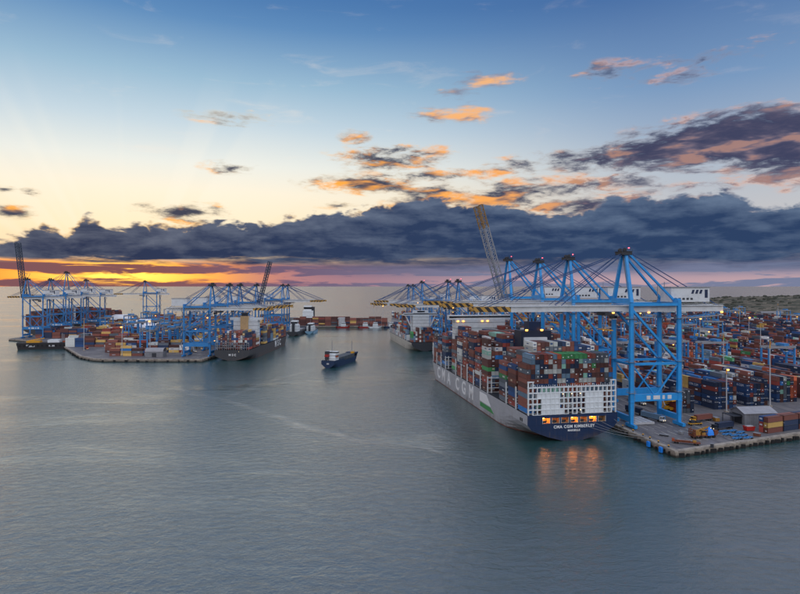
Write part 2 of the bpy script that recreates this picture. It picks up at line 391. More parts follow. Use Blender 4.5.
# ------------------------------------------------------------------ land: three quays, one headland
TH = math.atan(0.1786); US = (-math.sin(TH), math.cos(TH)); VS = (math.cos(TH), math.sin(TH)); P0 = (129.0, 325.0); QZ = 3.0
def RQ(s, d, z=QZ): return (P0[0]+s*US[0]+d*VS[0], P0[1]+s*US[1]+d*VS[1], z)
EDGE = -5.7
def quay(name, pts, label):
    o = MB().prism(pts, -6, QZ, 0, 1).build(name, [ASPHALT, CONCRETE]); tag(o, label, kind='structure'); return o
c0 = RQ(-54.8, EDGE); c1 = (c0[0]+930, c0[1]+372); far = RQ(815, EDGE)
right_quay = quay('quay_right', [c0[:2], c1, (1900, 1560), (-20, 1560), far[:2]], 'wide grey container quay on the right with a concrete edge')
LQ = [(-594, 850), (-469, 786), (-452, 750), (-404, 689), (-366, 640), (-340, 618), (-322, 611), (-216, 611), (-213, 640), (-197, 1118), (-230, 1118), (-230, 1380), (-594, 1380)]
left_quay = quay('quay_left', LQ, 'grey container quay on the left with a curved front corner')
far_quay = quay('quay_far', [(-229.9, 1118.3), (far[0]-0.3, 1118.3), (far[0]-3.3, 1240), (-229.9, 1240)], 'narrow far quay closing the harbour basin')
def coping(parent, pts, w=2.2, z=QZ, step=0.0):
    """raised concrete edge plus tyre fenders along the quay's waterside"""
    for a, b in zip(pts, pts[1:]):
        a = Vector((*a, 0)); b = Vector((*b, 0)); d = (b-a).normalized(); n = Vector((-d.y, d.x, 0)); L = (b-a).length
        k = max(1, int(L/12))
        for i in range(k):
            p = a+d*(L*i/k+0.05); q = a+d*(L*(i+1)/k-0.05); jit = random.uniform(-0.04, 0.04)
            o = MB().quadbox([p-n*w, q-n*w, q+n*0.35, p+n*0.35, *[v+Vector((0,0,0.9)) for v in (p-n*w, q-n*w, q+n*0.35, p+n*0.35)]])
            part(o, 'edge_block', CONCRETE, parent, (0, 0, z-0.55+jit))
        if step:
            for i in range(int(L/step)):
                p = a+d*(step*(i+0.5))
                q = p+d*random.uniform(-.25, .25)*step; wd = random.uniform(.9, 3.2); zt = z-random.uniform(.75, 1.5)
                f = MB().beam(q+n*0.45+Vector((0,0,-0.8)), q+n*0.45+Vector((0,0,zt)), wd, random.uniform(.3, .6))
                if random.random() < .4: f.beam(q+n*0.75+Vector((0,0,0.2)), q+n*0.75+Vector((0,0,zt-.3)), wd*.6, 0.5)
                part(f, 'fender', RUBBER, parent)
coping(right_quay, [c0[:2], RQ(-54.8, EDGE)[:2]][:1]+[(c0[0]+300*0.9285, c0[1]+300*0.3714)][::-1] if False else [(c0[0]+250*0.9285, c0[1]+250*0.3714), c0[:2]], step=4.2)
coping(right_quay, [c0[:2], RQ(120, EDGE)[:2]], step=6.0)
coping(left_quay, [(-197-16, 640), (-216, 611)][::-1][:1] and [(-213, 640), (-216, 611), (-322, 611), (-340, 618), (-366, 640), (-404, 689), (-452, 750), (-469, 786)], step=11.0)
# blue fender panels near the corner, lane paint, crane rails
for s in (-36.0, -46.0):
    a = RQ(s, EDGE-1.9, 0.4); part(MB().box(-0.5, 0.5, -1.0, 1.0, 0, 2.6), 'fender_panel', TARP, right_quay, a).rotation_euler = (0, 0, TH)
def strip(parent, a, b, w, mat, name, z):
    a = Vector(a); b = Vector(b); d = (b-a).normalized(); n = Vector((-d.y, d.x, 0))*w/2
    a.z = b.z = z
    part(MB().poly([a-n, b-n, b+n, a+n]), name, mat, parent)
for d in (0.0, 35.0):
    for e in (-0.5, 0.5): strip(right_quay, RQ(-50+d*0.2, d+e), RQ(780, d+e), 0.22, DARK, 'crane_rail', QZ+0.012)
for d in (6.5, 11, 15.5, 20, 24.5, 29, 41, 47):
    for s in range(-44, 300, 14): strip(right_quay, RQ(s+d*0.2, d), RQ(s+d*0.2+8, d), 0.35, PAINTLINE, 'lane_marking', QZ+0.008)
strip(right_quay, RQ(-30, 38.5), RQ(300, 38.5), 0.5, PAINTLINE, 'lane_marking', QZ+0.008)
strip(right_quay, RQ(-30, 53), RQ(300, 53), 0.5, PAINTLINE, 'lane_marking', QZ+0.008)

def headland():
    m, g, b = new_mat('headland scrub')
    p = g.new('ShaderNodeNewGeometry').outputs['Position']
    n = g.noise(p, 0.012, 7, 0.65, 0.6); n2 = g.noise(g.vec('MULTIPLY', p, (1, 0.5, 1)), 0.04, 6, 0.7)
    c = g.mix(g.ss(n, 0.38, 0.62), lin(80,80,70), lin(112,104,92)); c = g.mix(g.ss(n2, 0.50, 0.60), c, lin(48,54,46)); c = g.mix(g.ss(n2, 0.42, 0.36), c, lin(150,136,116))
    g.put(b.inputs['Base Color'], c); b.inputs['Roughness'].default_value = 0.95; b.inputs['Specular IOR Level'].default_value = 0.1
    nx, ny = 90, 44; x0, x1, y0, y1 = 640, 3600, 1550, 3300; V = []; Fc = []
    rnd = random.Random(3); ph = [(rnd.uniform(0,6.28), rnd.uniform(0,6.28), rnd.uniform(.004,.02), rnd.uniform(.004,.02)) for _ in range(9)]
    sm = lambda t: (lambda u: u*u*(3-2*u))(max(0, min(1, t)))
    for j in range(ny+1):
        for i in range(nx+1):
            x = x0+(x1-x0)*i/nx; y = y0+(y1-y0)*j/ny
            n = sum(math.sin(x*c+a)*math.sin(y*d+b_) for a, b_, c, d in ph)/9
            r = x/y                                                  # the ridge starts at a point to the left and climbs to the right
            h = 3.0+33*sm((x-880-(y-1550)*0.25)/650)*sm((y-1560)/620)*sm((3250-y)/600)+n*7*sm((x-900)/300)*sm((y-1600)/300)+rnd.uniform(-.8,.8)*sm((y-1650)/200)
            edge = sm((x-640-max(0,(y-1900))*0.32)/140)*sm((3290-y)/120)
            V.append((x, y, -3+(h+3)*edge if j and i and i < nx and j < ny else (-4 if j else 2.9)))
    for j in range(ny):
        for i in range(nx): k = j*(nx+1)+i; Fc.append((k, k+1, k+nx+2, k+nx+1))
    me = bpy.data.meshes.new('hill'); me.from_pydata(V, [], Fc); me.materials.append(m)
    for pl in me.polygons: pl.use_smooth = True
    o = bpy.data.objects.new('hill', me); COL.objects.link(o); tag(o, 'low scrubby green and brown headland beyond the container yard', kind='structure')
headland()
def scrub():
    hill = bpy.data.objects['hill']; me = hill.data; rr = random.Random(9); mb = MB(); vs = [v.co for v in me.vertices if v.co.z > 5]
    for i in range(1700):
        c = rr.choice(vs); x, y, z = c.x+rr.uniform(-18, 18), c.y+rr.uniform(-22, 22), c.z-1.2; r = rr.uniform(2.2, 6.5); h = r*rr.uniform(.7, 1.5)
        o = len(mb.v); n = 6; a0 = rr.uniform(0, 6)
        for k, (rad, zz) in enumerate(((1.0, 0), (1.15, .45), (.6, .9))):
            for j in range(n):
                t = a0+2*math.pi*j/n; q = rad*r*rr.uniform(.75, 1.2); mb.v.append((x+q*math.cos(t)*1.5, y+q*math.sin(t), z+zz*h*rr.uniform(.85, 1.15)))
        for k in range(2):
            for j in range(n): mb.f.append((o+k*n+j, o+k*n+(j+1) % n, o+(k+1)*n+(j+1) % n, o+(k+1)*n+j)); mb.mi.append(0)
        mb.f.append(tuple(o+2*n+j for j in range(n))); mb.mi.append(0)
    s_ = mb.build('scrub', paint('scrub leaves', (62, 65, 56), .95, wear=.6, scale=.05)); tag(s_, 'dark scrub and low trees scattered over the headland', kind='stuff')
scrub()

# ------------------------------------------------------------------ containers: records first, the 300 largest become objects
PAL = {'rust brown': (112,68,60), 'dark brown': (76,48,46), 'brick red': (126,58,52), 'navy blue': (34,48,74), 'dark blue': (32,62,104), 'bright blue': (44,106,168),
       'steel blue': (98,124,146), 'light grey': (172,176,174), 'off white': (204,200,190), 'leaf green': (64,132,82), 'mint green': (130,176,162), 'orange red': (158,78,52), 'tan yellow': (178,146,84), 'slate grey': (80,88,98)}
PAL = {k: tuple(min(225, c*1.18+3) for c in v) for k, v in PAL.items()}
W_SHIP = [('rust brown',30),('dark brown',14),('brick red',9),('navy blue',16),('dark blue',10),('bright blue',4),('steel blue',9),('light grey',9),('off white',5),('leaf green',2.5),('mint green',4),('orange red',2),('slate grey',8)]
W_YARD = [('rust brown',20),('dark brown',28),('brick red',12),('navy blue',22),('dark blue',9),('bright blue',4),('steel blue',4),('light grey',6),('off white',7),('leaf green',1),('mint green',2),('orange red',3),('tan yellow',3),('slate grey',8)]
W_LEFT = [('rust brown',24),('dark brown',18),('brick red',8),('tan yellow',13),('navy blue',8),('dark blue',5),('light grey',5),('off white',3),('steel blue',4),('slate grey',6),('bright blue',2)]
def pick(rnd, wts):
    t = rnd.uniform(0, sum(w for _, w in wts))
    for c, w in wts:
        t -= w
        if t <= 0: return c
    return wts[0][0]
CL, CW, CH = 12.19, 2.44, 2.59
RECS = []                                                   # dict(x, y, z, rot, col, score, label)
def rec(x, y, z, rot, col, label=None, group=None, boost=0.0, logo=None, h=2.59):
    RECS.append(dict(x=x, y=y, z=z, rot=rot, col=col, label=label, group=group, boost=boost, logo=logo, h=h))
rnd = random.Random(11)

# ------------------------------------------------------------------ ships
def smooth(t): t = max(0.0, min(1.0, t)); return t*t*(3-2*t)
def hull(parent, L, B, deck, bowz, side, boot, trans, holes=None, deckmat=None, full=0.16, hbow=0.78, tz=7.5):
    ys = [0, .02*L, .05*L, .09*L, .13*L, .17*L, .25*L, .4*L, .55*L, .7*L, .76*L] + [L*(.78+.22*i/12) for i in range(13)]
    fr = [0, .125, .25, .37, .5, .68, .84, 1.0]; zb = -1.5
    def dk(y): return deck+(bowz-deck)*smooth((y-.82*L)/(.1*L))
    def hb(y, z):
        w = 1.0
        if y < full*L:
            w0 = max(0.0, min(1.0, (z+0.3)/(tz+.3)))**0.55; w = w0+(1-w0)*smooth(y/(full*L))**0.8
        ye = L-max(0, dk(L)-z)*0.42
        if y > hbow*L:
            k = min(1.0, (y-hbow*L)/(ye-hbow*L)); f = max(0, z)/dk(y); w = max(0.0, 1-k**(1.6+1.5*f))
        return w*B/2, min(y, ye)
    mb = MB(); P = []
    for y in ys:
        row = []
        for f in fr:
            z = zb+(dk(y)-zb)*f; w, yy = hb(y, z); row.append((w, yy, z))
        P.append(row)
    for sgn in (-1, 1):
        for i in range(len(ys)-1):
            for j in range(len(fr)-1):
                q = [P[i][j], P[i+1][j], P[i+1][j+1], P[i][j+1]]
                q = [(sgn*a, b, c) for a, b, c in q]
                if sgn < 0: q = q[::-1]
                mb.poly(q, 1 if j == 0 else 0)
    h = mb.build('hull', [side, boot], parent)
    dmb = MB()
    for i in range(len(ys)-1):
        a, b = P[i][-1], P[i+1][-1]; dmb.poly([(-a[0], a[1], a[2]-.05), (a[0], a[1], a[2]-.05), (b[0], b[1], b[2]-.05), (-b[0], b[1], b[2]-.05)])
    dmb.build('deck', deckmat or DARK, parent)
    t = MB(); zs = [zb+(deck-zb)*f for f in fr]; ww = [P[0][j][0] for j in range(len(fr))]
    if holes:
        z0, z1, xs = holes
        prof = [(w, z) for w, z in zip(ww, zs) if z < z0-0.3]
        prof.append((hb(0, z0)[0], z0))
        for (wa, za), (wb, z_) in zip(prof, prof[1:]): t.poly([(-wa,0,za),(wa,0,za),(wb,0,z_),(-wb,0,z_)])
        w = B/2; xe = -w
        for a, b in xs: t.poly([(xe,0,z0),(a,0,z0),(a,0,z1),(xe,0,z1)]); xe = b
        t.poly([(xe,0,z0),(w,0,z0),(w,0,z1),(xe,0,z1)]); t.poly([(-w,0,z1),(w,0,z1),(w,0,deck),(-w,0,deck)])
    else:
        for j in range(len(fr)-1): t.poly([(-ww[j],0,zs[j]),(ww[j],0,zs[j]),(ww[j+1],0,zs[j+1]),(-ww[j+1],0,zs[j+1])])
    t.build('transom', trans, parent)
    return h
def house(parent, x0, x1, y0, y1, z0, z1, mat, decks=3, wname='window_band', name='deckhouse'):
    o = MB().box(x0, x1, y0, y1, z0, z1).build(name, mat, parent); dz = (z1-z0)/decks
    for k in range(decks):
        zc = z0+dz*(k+0.55); MB().box(x0-.06, x1+.06, y0-.06, y1+.06, zc-.16, zc+.16).build(wname, BANDGREY, o)
    return o
def lamp(parent, loc, r=0.55, mat=None, name='lamp'):
    o = MB().tube((0,0,-r*.5), (0,0,r*.5), r*.8, r, 8).build(name, mat or LAMP, parent, loc); return o

# ---- the large ship in front
SH_S, SH_D = -17.3, -39.6
X, Y, _ = RQ(SH_S, SH_D); big = empty('container_ship', (X, Y, 0), TH)
tag(big, 'huge grey container ship with dark blue stern moored at the right quay', 'ship', 'container ships alongside the quays')
def hull_mat(name, rgb, seam=.16):
    m, g, b = new_mat(name); c = lin(*rgb); oc = g.new('ShaderNodeTexCoord').outputs['Object']; x, y, z = g.xyz(oc)
    ln = g.mx(g.m('LESS_THAN', g.m('FRACT', g.mul(g.add(y, x), 1/9.0)), 0.03), g.m('LESS_THAN', g.m('FRACT', g.mul(z, 1/2.9)), 0.06))
    n = g.noise(oc, .12, 6, .65); st = g.noise(g.vec('MULTIPLY', oc, (1, 1, .07)), .7, 6, .7); low = g.ss(z, 6, 0, 0, 1)
    cc = g.mix(g.ss(n, .38, .7, 0, .3), c, tuple(v*.6 for v in c)); cc = g.mix(g.mul(ln, seam), cc, tuple(v*.35 for v in c))
    cc = g.mix(g.ss(st, .56, .74, 0, .55), cc, lin(112,92,78)); cc = g.mix(g.mul(g.ss(g.add(n, g.mul(st, .5)), .62, .95), g.mul(low, .7)), cc, lin(84,72,64))
    g.put(b.inputs['Base Color'], cc); b.inputs['Roughness'].default_value = .42; b.inputs['Specular IOR Level'].default_value = .4
    bp = g.new('ShaderNodeBump'); bp.inputs['Strength'].default_value = .4; bp.inputs['Distance'].default_value = .25; g.put(bp.inputs['Height'], g.noise(oc, .35, 2, .5)); g.put(b.inputs['Normal'], bp.outputs[0]); return m
HULLGREY = hull_mat('hull grey', (166, 169, 176)); NAVYHULL = hull_mat('navy stern', (13, 40, 76), .5)
BOOT = paint('boot topping', (112, 66, 56), 0.6, wear=0.4, scale=0.2)
L1, B1, DK1 = 258.0, 52.0, 14.2
hx = []
for k in range(7):
    a = -17.5+k*5.35; hx.append((a, a+4.3))
hull(big, L1, B1, DK1, 21.5, HULLGREY, BOOT, NAVYHULL, holes=(9.7, 12.6, hx))
INNER = paint('mooring deck wall', (196, 160, 120), 0.7, wear=0.4)
for k, (a, b) in enumerate(hx):
    r = MB(); d = 4.0
    r.poly([(a,d,9.7),(b,d,9.7),(b,d,12.6),(a,d,12.6)]); r.poly([(a,0,9.7),(b,0,9.7),(b,d,9.7),(a,d,9.7)]); r.poly([(a,0,12.6),(a,d,12.6),(b,d,12.6),(b,0,12.6)])
    r.poly([(a,0,9.7),(a,d,9.7),(a,d,12.6),(a,0,12.6)]); r.poly([(b,0,9.7),(b,0,12.6),(b,d,12.6),(b,d,9.7)])
    rc = r.build('mooring_opening', INNER, big)
    MB().box((a+b)/2-1.0, (a+b)/2+0.6, 1.2, 2.2, 9.72, 10.9).tube(((a+b)/2-1.4,1.7,10.4), ((a+b)/2+1.0,1.7,10.4), .5, n=8).build('mooring_winch', DARK, rc)
    if k != 6: lamp(rc, ((a+b)/2+random.uniform(-1,1), 2.6, 12.2), 0.55 if k in (0,3,5) else 0.16, LAMPW)
    for xx in (a, b): MB().box(xx-.12, xx+.12, -.12, .02, 9.6, 12.7).build('opening_frame', PALEGREY, rc)
WHITEPAINT = paint('white lettering', (228, 230, 232), 0.5, wear=0.12)
letters('CMA CGM KIMBERLEY', 2.15, WHITEPAINT, big, (0.6, -0.06, 7.6), (R(90), 0, 0), spacing=1.14, extrude=.05, bold=.06)
letters('MARSEILLE', 1.35, WHITEPAINT, big, (0.4, -0.06, 5.5), (R(90), 0, 0), spacing=1.12, extrude=.05, bold=.04)
for ch, s in zip('CMACGM', (192, 176, 159, 134, 117, 99)):
    o = letters(ch, 13.0, WHITEPAINT, big, (-B1/2-.08, s, 7.8), (R(90), 0, R(-90)), extrude=.05, bold=.32); o.scale = (1.05, 1.0, 1.0)
GREENP = paint('green panel', (60, 138, 76), 0.5, wear=0.15)
MB().quadbox([(-B1/2-.1, 80, 6.6), (-B1/2+.1, 80, 6.6), (-B1/2+.1, 58, 6.6), (-B1/2-.1, 58, 6.6), (-B1/2-.1, 80, 12.6), (-B1/2+.1, 80, 12.6), (-B1/2+.1, 66, 12.6), (-B1/2-.1, 66, 12.6)]).build('white_panel', WHITEPAINT, big)
MB().quadbox([(-B1/2-.1, 79, 3.2), (-B1/2+.1, 79, 3.2), (-B1/2+.1, 52, 3.2), (-B1/2-.1, 52, 3.2), (-B1/2-.1, 79, 6.0), (-B1/2+.1, 79, 6.0), (-B1/2+.1, 58, 6.0), (-B1/2-.1, 58, 6.0)]).build('green_panel', GREENP, big)
# pilot door and scupper marks near the stern quarter
for s in (6.5, 8.7): MB().box(-B1/2-.12, -B1/2+.1, s, s+1.5, 9.6, 11.4).build('side_port', GLASS, big)
# stern lattice: 20 columns, five tiers
lat = empty('stern_lattice', (0, 0, 0)); lat.parent = big
PITCH = 2.52; X0 = -PITCH*10; ZB = DK1; TH_ = 2.95
for c in range(21):
    x = X0+c*PITCH; n = 6 if c in (0, 1, 19, 20) else 5
    MB().box(x-.22, x+.22, .3, 1.5, ZB, ZB+n*TH_).build('post', SHIPWHITE, lat)
rails = MB()
for k in range(1, 7):
    x0, x1 = (X0-.25, X0+10*PITCH*2+.25)
    z = ZB+k*TH_
    if k < 6: rails.box(x0, x1, .28, 1.7, z-.32, z+.12)
    else:
        rails.box(X0-.25, X0+PITCH+.25, .28, 1.7, z-.32, z+.12); rails.box(X0+19*PITCH-.25, X0+20*PITCH+.25, .28, 1.7, z-.32, z+.12)
rails.build('walkway', SHIPWHITE, lat)
pan = {}
for c in range(20):
    for k in range(5):
        solid = (c in (3,4,5,6) and 0 <= k <= 3) or (c in (13,14,15,16) and k <= 3) or (c == 7 and k == 0) or (c == 2 and k == 3)
        x = X0+c*PITCH+PITCH/2; z = ZB+k*TH_+TH_/2
        if solid: MB().box(x-PITCH/2+.1, x+PITCH/2-.1, .55, .75, z-TH_/2, z+TH_/2-.3).build('panel', SHIPWHITE, lat)
        elif k == 4 or rnd.random() < 0.35:
            f = MB()
            f.box(x-1.05, x+1.05, .4, .6, z+.95, z+1.15); f.box(x-1.05, x-.95, .4, .6, z-1.4, z+.95); f.box(x+.95, x+1.05, .4, .6, z-1.4, z+.95); f.box(x-1.05, x+1.05, .4, .6, z-1.5, z-1.2)
            f.build('panel_frame', SHIPWHITE, lat)
        elif rnd.random() < 0.5:
            MB().tube((x+.6, .2, z+.6), (x+.6, .5, z+.6), .22, n=6).build('deck_light', HEAD if rnd.random() < .25 else SHIPWHITE, lat)
spk = MB()
for c in range(41): x = X0+c*PITCH/2; spk.box(x-.09, x+.09, .4, .55, ZB+5*TH_, ZB+5*TH_+rnd.uniform(.9, 1.9))
spk.build('railing', SHIPWHITE, lat)
# bays
BAYS = [(3.2, 12), (18.2, 14), (33.2, 13), (66, 14), (81, 14), (96, 14), (111, 14), (126, 13), (141, 14), (172, 11), (187, 11), (202, 10), (217, 9), (229.5, 8)]
NC = 20
def shiprec(root_s, root_d, th, x, y, z, col, **kw):
    wx = root_s[0]+x*math.cos(th)-y*math.sin(th); wy = root_s[1]+x*math.sin(th)+y*math.cos(th); rec(wx, wy, z, th, col, **kw)
def ship_bays(origin, th, bays, nc, pitch, zbase, wts, big_ship=False, taper=None):
    for bi, (ys, top) in enumerate(bays):
        run = None; ROWCOL = {}
        for c in range(nc):
            x = (c-(nc-1)/2)*pitch
            if taper and abs(x)+1.3 > taper(ys+CL): continue
            if c < 3: n = max(4, top-rnd.choice([0,0,1,1,2,2,3,4] if bi else [2]))
            elif c > nc-3: n = top-rnd.choice([0,1,2])
            else:
                if run is None or rnd.random() < 0.18: run = rnd.choice([0,0,0,0,1,1,2] if bi else [0])
                n = top-run
            if big_ship and bi == 0: n = 12 if 0 < c < nc-1 else (10 if c == 0 else 9)
            if big_ship and bi == 1: n = 14 if 3 < c < 15 else (13 if c >= 15 else [9, 10, 12, 12][c])
            topcol = pick(rnd, wts)
            for k in range(n):
                prevrow = ROWCOL.setdefault(k, topcol); col = prevrow if rnd.random() < .38 else pick(rnd, wts); ROWCOL[k] = col
                if not big_ship and rnd.random() < .5: col = topcol
                z = zbase+k*(CH+.01)
                lab = None; boost = 0
                if big_ship and bi == 0 and k >= 5:
                    up = 11-k
                    lab = '%s container, %s, %s from the left at the big ship\'s stern' % (col, 'top tier' if up == 0 else nth(up)+' tier down', nth(c)); boost = 2.2
                shiprec(origin, None, th, x, ys+CL/2, z, col, label=lab, group='containers on the stern of the large ship' if lab else None, boost=boost, logo=('CMA CGM' if big_ship and c == 0 and col in ('navy blue', 'dark blue', 'leaf green', 'bright blue') else None))
ship_bays((X, Y), TH, BAYS, NC, 2.52, DK1+.6, W_SHIP, True, lambda y: 26 if y < 205 else 26*(1-((y-205)/60)**2.2)+1.0)
for (ys, top) in BAYS[1:]:
    lb = MB(); y = ys-1.55
    w = 25.6 if y < 205 else 25.6*(1-((y-205)/60)**2.2)
    for xx in (-w, -w+PITCH, w, w-PITCH): lb.box(xx-.3, xx+.3, y, y+.9, DK1, DK1+10.5+(2 if ys % 2 else 0))
    for k in (1, 2, 3): lb.box(-w-.3, w+.3, y-.1, y+1.0, DK1+3.2*k-.25, DK1+3.2*k+.1)
    lb.build('lashing_bridge', SHIPWHITE, big)
hcm = MB()
for ys, top in BAYS: hcm.box(-24.5 if ys < 205 else -15, 24.5 if ys < 205 else 15, ys-.3, ys+CL+.3, DK1-.1, DK1+.55)
hcm.build('hatch_coaming', PALEGREY, big)
# funnel casing aft, bridge forward
fc = MB().box(-9, 11, 50, 61, DK1, 55).build('engine_casing', paint('casing navy', (26, 38, 60), .5), big)
fu = MB().box(-3, 5, 52, 60, 55, 60.5).build('funnel', NAVY, big)
for x in (-1.6, 0.6, 2.8): MB().tube((x, 56, 60.5), (x, 56, 62.5), .6, n=8).build('exhaust_pipe', DARK, fu)
wb = MB().box(-7.5, 7.5, 48.2, 50.05, 44.5, 51).build('casing_front', SHIPWHITE, big)
MB().box(-6.8, 6.8, 48.1, 48.25, 48, 49).build('vent', GREY, wb)
for x in (-5.5, 4.5): lamp(fc, (x, 49.6, 55.4), 1.0)
br = house(big, -21, 21, 157, 167, DK1, 55.5, SHIPWHITE, 9, name='accommodation_block')
wh = MB().box(-25.8, 25.8, 158, 165, 55.6, 59.2).build('wheelhouse', SHIPWHITE, big)
MB().box(-25.9, 25.9, 157.9, 158.05, 57.2, 58.5).build('window_band', GLASS, wh)
for x in (-14, -8, 6, 12):
    MB().box(x-.1, x+.1, 160, 160.2, 59.2, 59.2+rnd.uniform(3, 8)).build('antenna', SHIPWHITE, wh)
MB().beam((0, 162, 59.2), (0, 162, 70), .7, w2=.3).beam((-2.5, 162, 66), (2.5, 162, 66), .3).build('radar_mast', SHIPWHITE, wh)
for x in (-19, -14.5, 1.5, 6.0): lamp(wh, (x, 156.6, 54.5), 0.95)
fm = MB().beam((0, 246, 21), (0, 246, 33), .8, w2=.35).build('foremast', SHIPWHITE, big)
fo = MB(); 
for s in (238, 243): fo.box(-4, -2, s, s+2, 21.4, 23); fo.box(2, 4, s, s+2, 21.4, 23)
fo.build('windlass', DARK, big)
# mooring lines from the stern to the quay
inv = Matrix.Rotation(-TH, 3, 'Z')
for k, (xa, za, s, d) in enumerate([(6, 9.8, -30, EDGE+1.5), (11, 9.8, -33, EDGE+1.5), (16, 9.8, -24, EDGE+1.5), (1, 9.8, -38, EDGE+1.5), (24, 10.5, -27, EDGE+1.5)]):
    q = RQ(s, d, 4.0); ql = inv @ (Vector(q)-Vector((X, Y, 0))); p = Vector((xa, -.1, za)); mb = MB(); prev = p
    for i in range(1, 9):
        t = i/8; c = p.lerp(ql, t)-Vector((0, 0, 1.6*math.sin(math.pi*t))); mb.tube(prev, c,   .08, n=5); prev = c
    mb.build('mooring_line', GREY, big)

# ---- ship moored ahead of it
LIGHTHULL = hull_mat('pale hull', (184, 180, 172))
X, Y, _ = RQ(398, -27.0); s3 = empty('container_ship', (X, Y, 0), TH)
tag(s3, 'pale hulled container ship moored ahead of the huge ship along the right quay', 'ship', 'container ships alongside the quays')
hull(s3, 215, 36, 10.5, 15, LIGHTHULL, BOOT, DARK)
house(s3, -11, 11, 26, 36, 10.5, 44, SHIPWHITE, 8, name='accommodation_block')
w3 = MB().box(-22.5, 22.5, 28, 34, 44.1, 47.2).box(-10, 10, 27, 35, 47.2, 50.5).build('wheelhouse', SHIPWHITE, s3)
MB().box(-22.6, 22.6, 27.9, 28.05, 45.4, 46.5).box(-5, 5, 26.8, 27.05, 48.4, 50.3).build('window_band', GLASS, w3)
for sg in (-1, 1):
    MB().beam((sg*20, 30, 44), (sg*13.5, 30, 30), 1.3).build('wing_strut', SHIPWHITE, s3)
    MB().beam((sg*13.5, 30, 44), (sg*12.5, 30, 22), 1.0).build('wing_strut', SHIPWHITE, s3)
MB().beam((0, 31, 50.5), (0, 31, 58), .8, w2=.3).build('radar_mast', DARK, s3)
ship_bays((X, Y), TH, [(8, 7)]+[(40+14*i, [8,9,8,8,7,8,7,7,6,6][i]) for i in range(10)], 13, 2.52, 11.2, W_SHIP, False, lambda y: 18 if y < 160 else 18*(1-((y-160)/62)**2)+1)
for i in range(11):
    MB().box(-17.6, 17.6, 38.2+14*i, 39.0+14*i, 10.5, 18).build('lashing_bridge', SHIPWHITE, s3)

# ---- ship at the left quay
DKHULL = hull_mat('charcoal hull', (54, 58, 64)); REDBOOT = paint('red boot topping', (120, 44, 44), .6, wear=.3, scale=.2)
TH2 = math.atan(-0.033); s2o = (-187.0, 622.0); s2 = empty('container_ship', (*s2o, 0), TH2)
tag(s2, 'dark hulled container ship with white hull letters moored at the left quay', 'ship', 'container ships alongside the quays')
hull(s2, 212, 39, 11.5, 17, DKHULL, REDBOOT, DKHULL, tz=5.5)
for ch, yy in zip('MSC', (116, 128, 139)): letters(ch, 11.5, WHITEPAINT, s2, (19.6, yy, 6.8), (R(90), 0, R(90)), extrude=.05, bold=.3)
for ch, xx in zip('MSC', (-2.2, 1.0, 3.8)): letters(ch, 3.2, WHITEPAINT, s2, (xx, -.07, 6.3), (R(90), 0, 0), extrude=.05, bold=.08)
ship_bays(s2o, TH2, [(3, 8), (17, 8), (31, 7), (66, 8), (80, 8), (94, 7), (108, 8), (122, 8), (136, 7), (150, 7), (164, 6), (176, 5)], 15, 2.5, 12.2, W_LEFT, False, lambda y: 19.5 if y < 160 else 19.5*(1-((y-160)/60)**2)+1)
house(s2, -14, 15, 48, 58, 11.5, 42, SHIPWHITE, 7, name='accommodation_block')
MB().box(-19, 19, 50, 57, 42.1, 45).build('wheelhouse', SHIPWHITE, s2)
f2 = MB().box(-5, 4, 46, 52, 30, 47).build('funnel', TAN, s2); MB().box(-4, 3, 47, 51, 47, 51).build('funnel_cap', DARK, f2)
lt = MB()
for c in range(16):
    x = (c-7.5)*2.5; lt.box(x-.15, x+.15, 1.2, 2.0, 11.5, 20)
for z in (14.3, 17.1, 19.9): lt.box(-19, 19, 1.1, 2.1, z-.2, z+.15)
lt.build('stern_lattice', GREY, s2)
for x in (-21, 8): lamp(s2, (x if x > 0 else -19.4, 0.5, 22 if x < 0 else 10), .6, HEAD if x > 0 else LAMP)

# ---- ship behind the far-left cranes
s4o = (-621.0, 955.0); s4 = empty('container_ship', (*s4o, 0), 0)
tag(s4, 'brown stacked container ship behind the blue cranes at the far left', 'ship', 'container ships alongside the quays')
hull(s4, 330, 44, 13, 18, DKHULL, REDBOOT, DKHULL)
ship_bays(s4o, 0, [(4+15*i, [10,11,10,11,11,10,11,10,10,11,10,10,9,9,8,7,7,6][i]) for i in range(18) if i not in (5,)], 16, 2.52, 13.8, [('dark brown',40),('rust brown',30),('brick red',10),('navy blue',10),('slate grey',10)], False, lambda y: 22 if y < 270 else 15)
house(s4, -16, 16, 79, 90, 13, 46, SHIPWHITE, 7, name='accommodation_block'); MB().box(-22, 22, 81, 88, 46.1, 49).build('wheelhouse', SHIPWHITE, s4)
